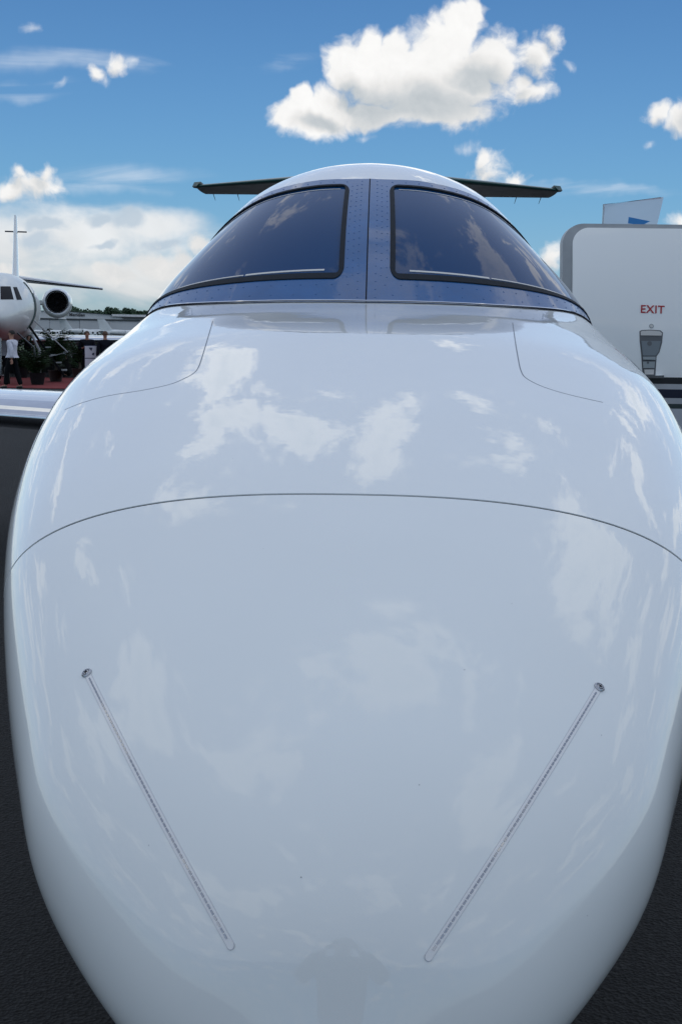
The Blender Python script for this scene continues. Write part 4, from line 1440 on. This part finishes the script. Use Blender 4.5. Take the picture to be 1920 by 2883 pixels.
def figure(loc, rz, label, shirt, trouser, hair, stride=0.0, arms='down', k=1.0, group=None, hd=1.0, bare=False):
    """standing or walking adult facing local -Y, 1.76 m tall"""
    p = empty('person', loc, rz, label, 'person', group)
    p.scale = (k, k, k)
    s = stride
    J = {'pel': (0, 0, .98), 'wai': (0, 0, 1.10), 'che': (0, .01, 1.30), 'sho': (0, .01, 1.43), 'nec': (0, 0, 1.50), 'hd0': (0, -.015, 1.57), 'hd1': (0, -.01, 1.66), 'hd2': (0, .0, 1.72)}
    for sg, n in ((-1, 'r'), (1, 'l')):
        st_ = s * sg
        J['hip' + n] = (sg * .095, 0, .92); J['kne' + n] = (sg * .105, -st_ * .55 - .02, .50); J['ank' + n] = (sg * .105, -st_ + .02, .09); J['toe' + n] = (sg * .12, -st_ - .15, .045)
        J['sha' + n] = (sg * .19, .01, 1.41)
        if arms == 'down':
            J['elb' + n] = (sg * .25, .04 + st_ * .4, 1.14); J['wri' + n] = (sg * .26, -.04 + st_ * .8, .90)
        elif arms == 'bent':
            J['elb' + n] = (sg * .26, .04, 1.14); J['wri' + n] = (sg * .16, -.20, 1.18)
        elif arms == 'camera':
            J['elb' + n] = (sg * .27, -.14, 1.26); J['wri' + n] = (sg * .10, -.24, 1.50)
    keys = list(J); ix = {n: i for i, n in enumerate(keys)}
    E = [('pel', 'wai'), ('wai', 'che'), ('che', 'sho'), ('sho', 'nec'), ('nec', 'hd0'), ('hd0', 'hd1'), ('hd1', 'hd2')]
    rad = {'pel': (.105, .08), 'wai': (.10, .075), 'che': (.115, .08), 'sho': (.085, .06), 'nec': .052, 'hd0': (.062, .075), 'hd1': (.074, .092), 'hd2': (.06, .075)}
    for n in 'rl':
        E += [('pel', 'hip' + n), ('hip' + n, 'kne' + n), ('kne' + n, 'ank' + n), ('ank' + n, 'toe' + n), ('sho', 'sha' + n), ('sha' + n, 'elb' + n), ('elb' + n, 'wri' + n)]
        rad.update({'hip' + n: .07, 'kne' + n: .048, 'ank' + n: .034, 'toe' + n: (.04, .03), 'sha' + n: .042, 'elb' + n: .034, 'wri' + n: .028})
    body = skinfig('body', [J[n] for n in keys], [(ix[a], ix[b]) for a, b in E], [rad[n] for n in keys], ix['pel'], 'skin_tone', p)
    # hands: palm, four fingers and a thumb, rooted in the wrist
    for sg, n in ((-1, 'r'), (1, 'l')):
        w = Vector(J['wri' + n]); e_ = Vector(J['elb' + n]); d = (w - e_).normalized()
        side = Vector((0, 1, 0)) if abs(d.y) < .7 else Vector((1, 0, 0)); side = (side - d * side.dot(d)).normalized(); nrm = d.cross(side)
        P = [w, w + d * .045, w + d * .085]; Ed = [(0, 1), (1, 2)]; Rd = [.026, (.034, .017), (.038, .014)]
        for q in range(4):
            o0 = (q - 1.5) * .019; ln = [.062, .074, .07, .054][q]
            i0 = len(P)
            P += [w + d * .09 + side * o0, w + d * (.09 + ln * .55) + side * o0 * 1.1 + nrm * .008, w + d * (.09 + ln * .92) + side * o0 * 1.1 + nrm * .028]
            Ed += [(2, i0), (i0, i0 + 1), (i0 + 1, i0 + 2)]; Rd += [.0095, .0085, .007]
        i0 = len(P); P += [w + d * .035 - side * .035, w + d * .075 - side * .052 + nrm * .012]; Ed += [(1, i0), (i0, i0 + 1)]; Rd += [.011, .008]
        skinfig('hand', [tuple(v) for v in P], Ed, Rd, 0, 'skin_tone', p, 1)
    # clothes
    up = ['wai0', 'che', 'sho']
    TV = [(0, 0, .96), (0, 0, 1.10), (0, .01, 1.30), (0, .01, 1.43), (0, 0, 1.475)]
    TR = [(.18, .145), (.175, .145), (.195, .155), (.15, .12), (.078, .07)]
    TE = [(0, 1), (1, 2), (2, 3), (3, 4)]
    for n in 'rl':
        i0 = len(TV)
        wr = Vector(J['elb' + n]).lerp(Vector(J['wri' + n]), .9)
        TV += [J['sha' + n], J['elb' + n], tuple(wr)]; TR += [.080, .064, .050]; TE += [(3, i0), (i0, i0 + 1), (i0 + 1, i0 + 2)]
    skinfig('shirt', TV, TE, TR, 1, shirt, p)
    LV = [(0, 0, 1.02), (0, 0, .95)]; LR = [(.138, .102), (.145, .11)]; LE_ = [(0, 1)]
    for n in 'rl':
        i0 = len(LV); an = Vector(J['kne' + n]).lerp(Vector(J['ank' + n]), .95)
        LV += [J['hip' + n], J['kne' + n], tuple(an)]; LR += [.115, .088, .075]; LE_ += [(1, i0), (i0, i0 + 1), (i0 + 1, i0 + 2)]
    skinfig('trousers', LV, LE_, LR, 1, trouser, p)
    for n in 'rl':
        a_, t_ = Vector(J['ank' + n]), Vector(J['toe' + n])
        skinfig('shoe', [(a_.x, a_.y + .05, .05), tuple(a_.lerp(t_, .4) * Vector((1, 1, 0)) + Vector((0, 0, .055)) if False else (a_.lerp(t_, .4).x, a_.lerp(t_, .4).y, .055)), (t_.x, t_.y, .042)], [(0, 1), (1, 2)], [.045, .045, .04], 0, 'shoe', p, 1)
    # hair cap and face features
    if not bare:
        V, F = [], []
        for i in range(9):
            ph = PI * .56 * i / 8
            for kk in range(18):
                th = 2 * PI * kk / 18
                low_ = 1.0 if math.cos(th) > -.2 else .72      # shorter over the forehead
                q = ph * low_
                V.append((.090 * math.sin(q) * math.sin(th), .012 + .108 * math.sin(q) * math.cos(th), 1.665 + .105 * math.cos(q)))
        mesh('hair', V, grid_faces(18, 9, True), hair, p)
    b = MB(); b.add([(-.014, -.098, 1.63), (.014, -.098, 1.63), (0, -.125, 1.632), (0, -.10, 1.675)], [(0, 1, 2), (0, 2, 3), (1, 3, 2)]); b.obj('nose', 'skin_tone', p, True)
    for sg in (-1, 1):
        b = MB(); b.tube([(sg * .032, -.095, 1.668), (sg * .032, -.104, 1.668)], .008, 8); b.obj('eye', 'gap', p)
        b = MB(); b.tube([(sg * .078, .005, 1.625), (sg * .088, .012, 1.665)], [.012, .018], 8); b.obj('ear', 'skin_tone', p)
    b = MB(); b.box(-.022, .022, -.100, -.092, 1.600, 1.606); b.obj('mouth', 'pot_red', p, False)
    return p


g1 = ground(34, 37.6)
figure(tuple(g1), R(-100), 'man in white shirt and black trousers walking left on the red carpet', 'shirt_white', 'trouser_dark', 'hair_dark', 0.20, 'down', 1.03)
g1 = ground(6, 42); figure(tuple(g1), R(30), 'person in grey shirt and dark trousers at the left edge, behind the man in white', 'shirt_grey', 'trouser_dark', 'hair_brown', 0.08)
g1 = ground(246, 43.5); figure(tuple(g1), R(15), 'balding man in dark suit standing behind the white poster board', 'suit_dark', 'trouser_dark', 'hair_brown', 0.03, 'bent', 1.04)
g1 = ground(297, 41.5); figure(tuple(g1), R(200), 'man in dark suit whose head shows beside the edge of the glossy nose', 'suit_dark', 'trouser_dark', 'hair_brown', 0.03, 'down', 1.04)
g1 = ground(214, 49); figure(tuple(g1), R(160), 'person in grey shirt seen between the palm and the poster board', 'shirt_grey', 'trouser_dark', 'hair_dark', 0.05, 'bent', .95)
g1 = ground(172, 49); figure(tuple(g1), R(60), 'person in pale shirt half hidden by the tall potted palm', 'shirt_white', 'trouser_dark', 'hair_dark', 0.05, 'down', .93)
g1 = ground(80, 52); figure(tuple(g1), R(120), 'person in dark suit under the belly of the parked business jet', 'suit_dark', 'trouser_dark', 'hair_dark', 0.05, 'down', .95)

# white poster board on an easel
bp_ = ground(256, 41.5)
pb = empty('poster_board', tuple(bp_), R(14), 'white poster board with dark pictures on a stand among the people', 'sign')
b = MB(); b.box(-.20, .20, -.02, .02, .92, 1.32); b.obj('upper_poster', 'board', pb, False)
b = MB(); b.box(-.20, .20, -.02, .02, .42, .89); b.obj('lower_poster', 'board', pb, False)
b = MB(); b.box(-.215, .215, .021, .04, .40, 1.35); b.box(-.2, -.17, .03, .06, 0, .42); b.box(.17, .2, .03, .06, 0, .42); b.box(-.25, .25, -.15, .2, 0, .02); b.obj('stand', 'navy', pb, False)
b = MB(); b.add([(-.07, -.022, 1.27), (.06, -.022, 1.27), (.03, -.022, 1.16), (-.01, -.022, 1.18)], [(0, 1, 2, 3)]); b.add([(.05, -.022, 1.08), (.12, -.022, 1.1), (.1, -.022, 1.0), (.04, -.022, 1.02)], [(0, 1, 2, 3)]); b.obj('printed_picture', 'navy', pb, False)

# photographer (seen mirrored in the radome), just behind the camera
ph = figure((CAM.x - .02, CAM.y - .36, 0), R(180), 'photographer in a dark suit holding up a camera, mirrored faintly in the radome', 'suit_dark', 'trouser_dark', 'hair_dark', 0.0, 'camera', 1.02)
ph.rotation_euler = (0, 0, R(180))
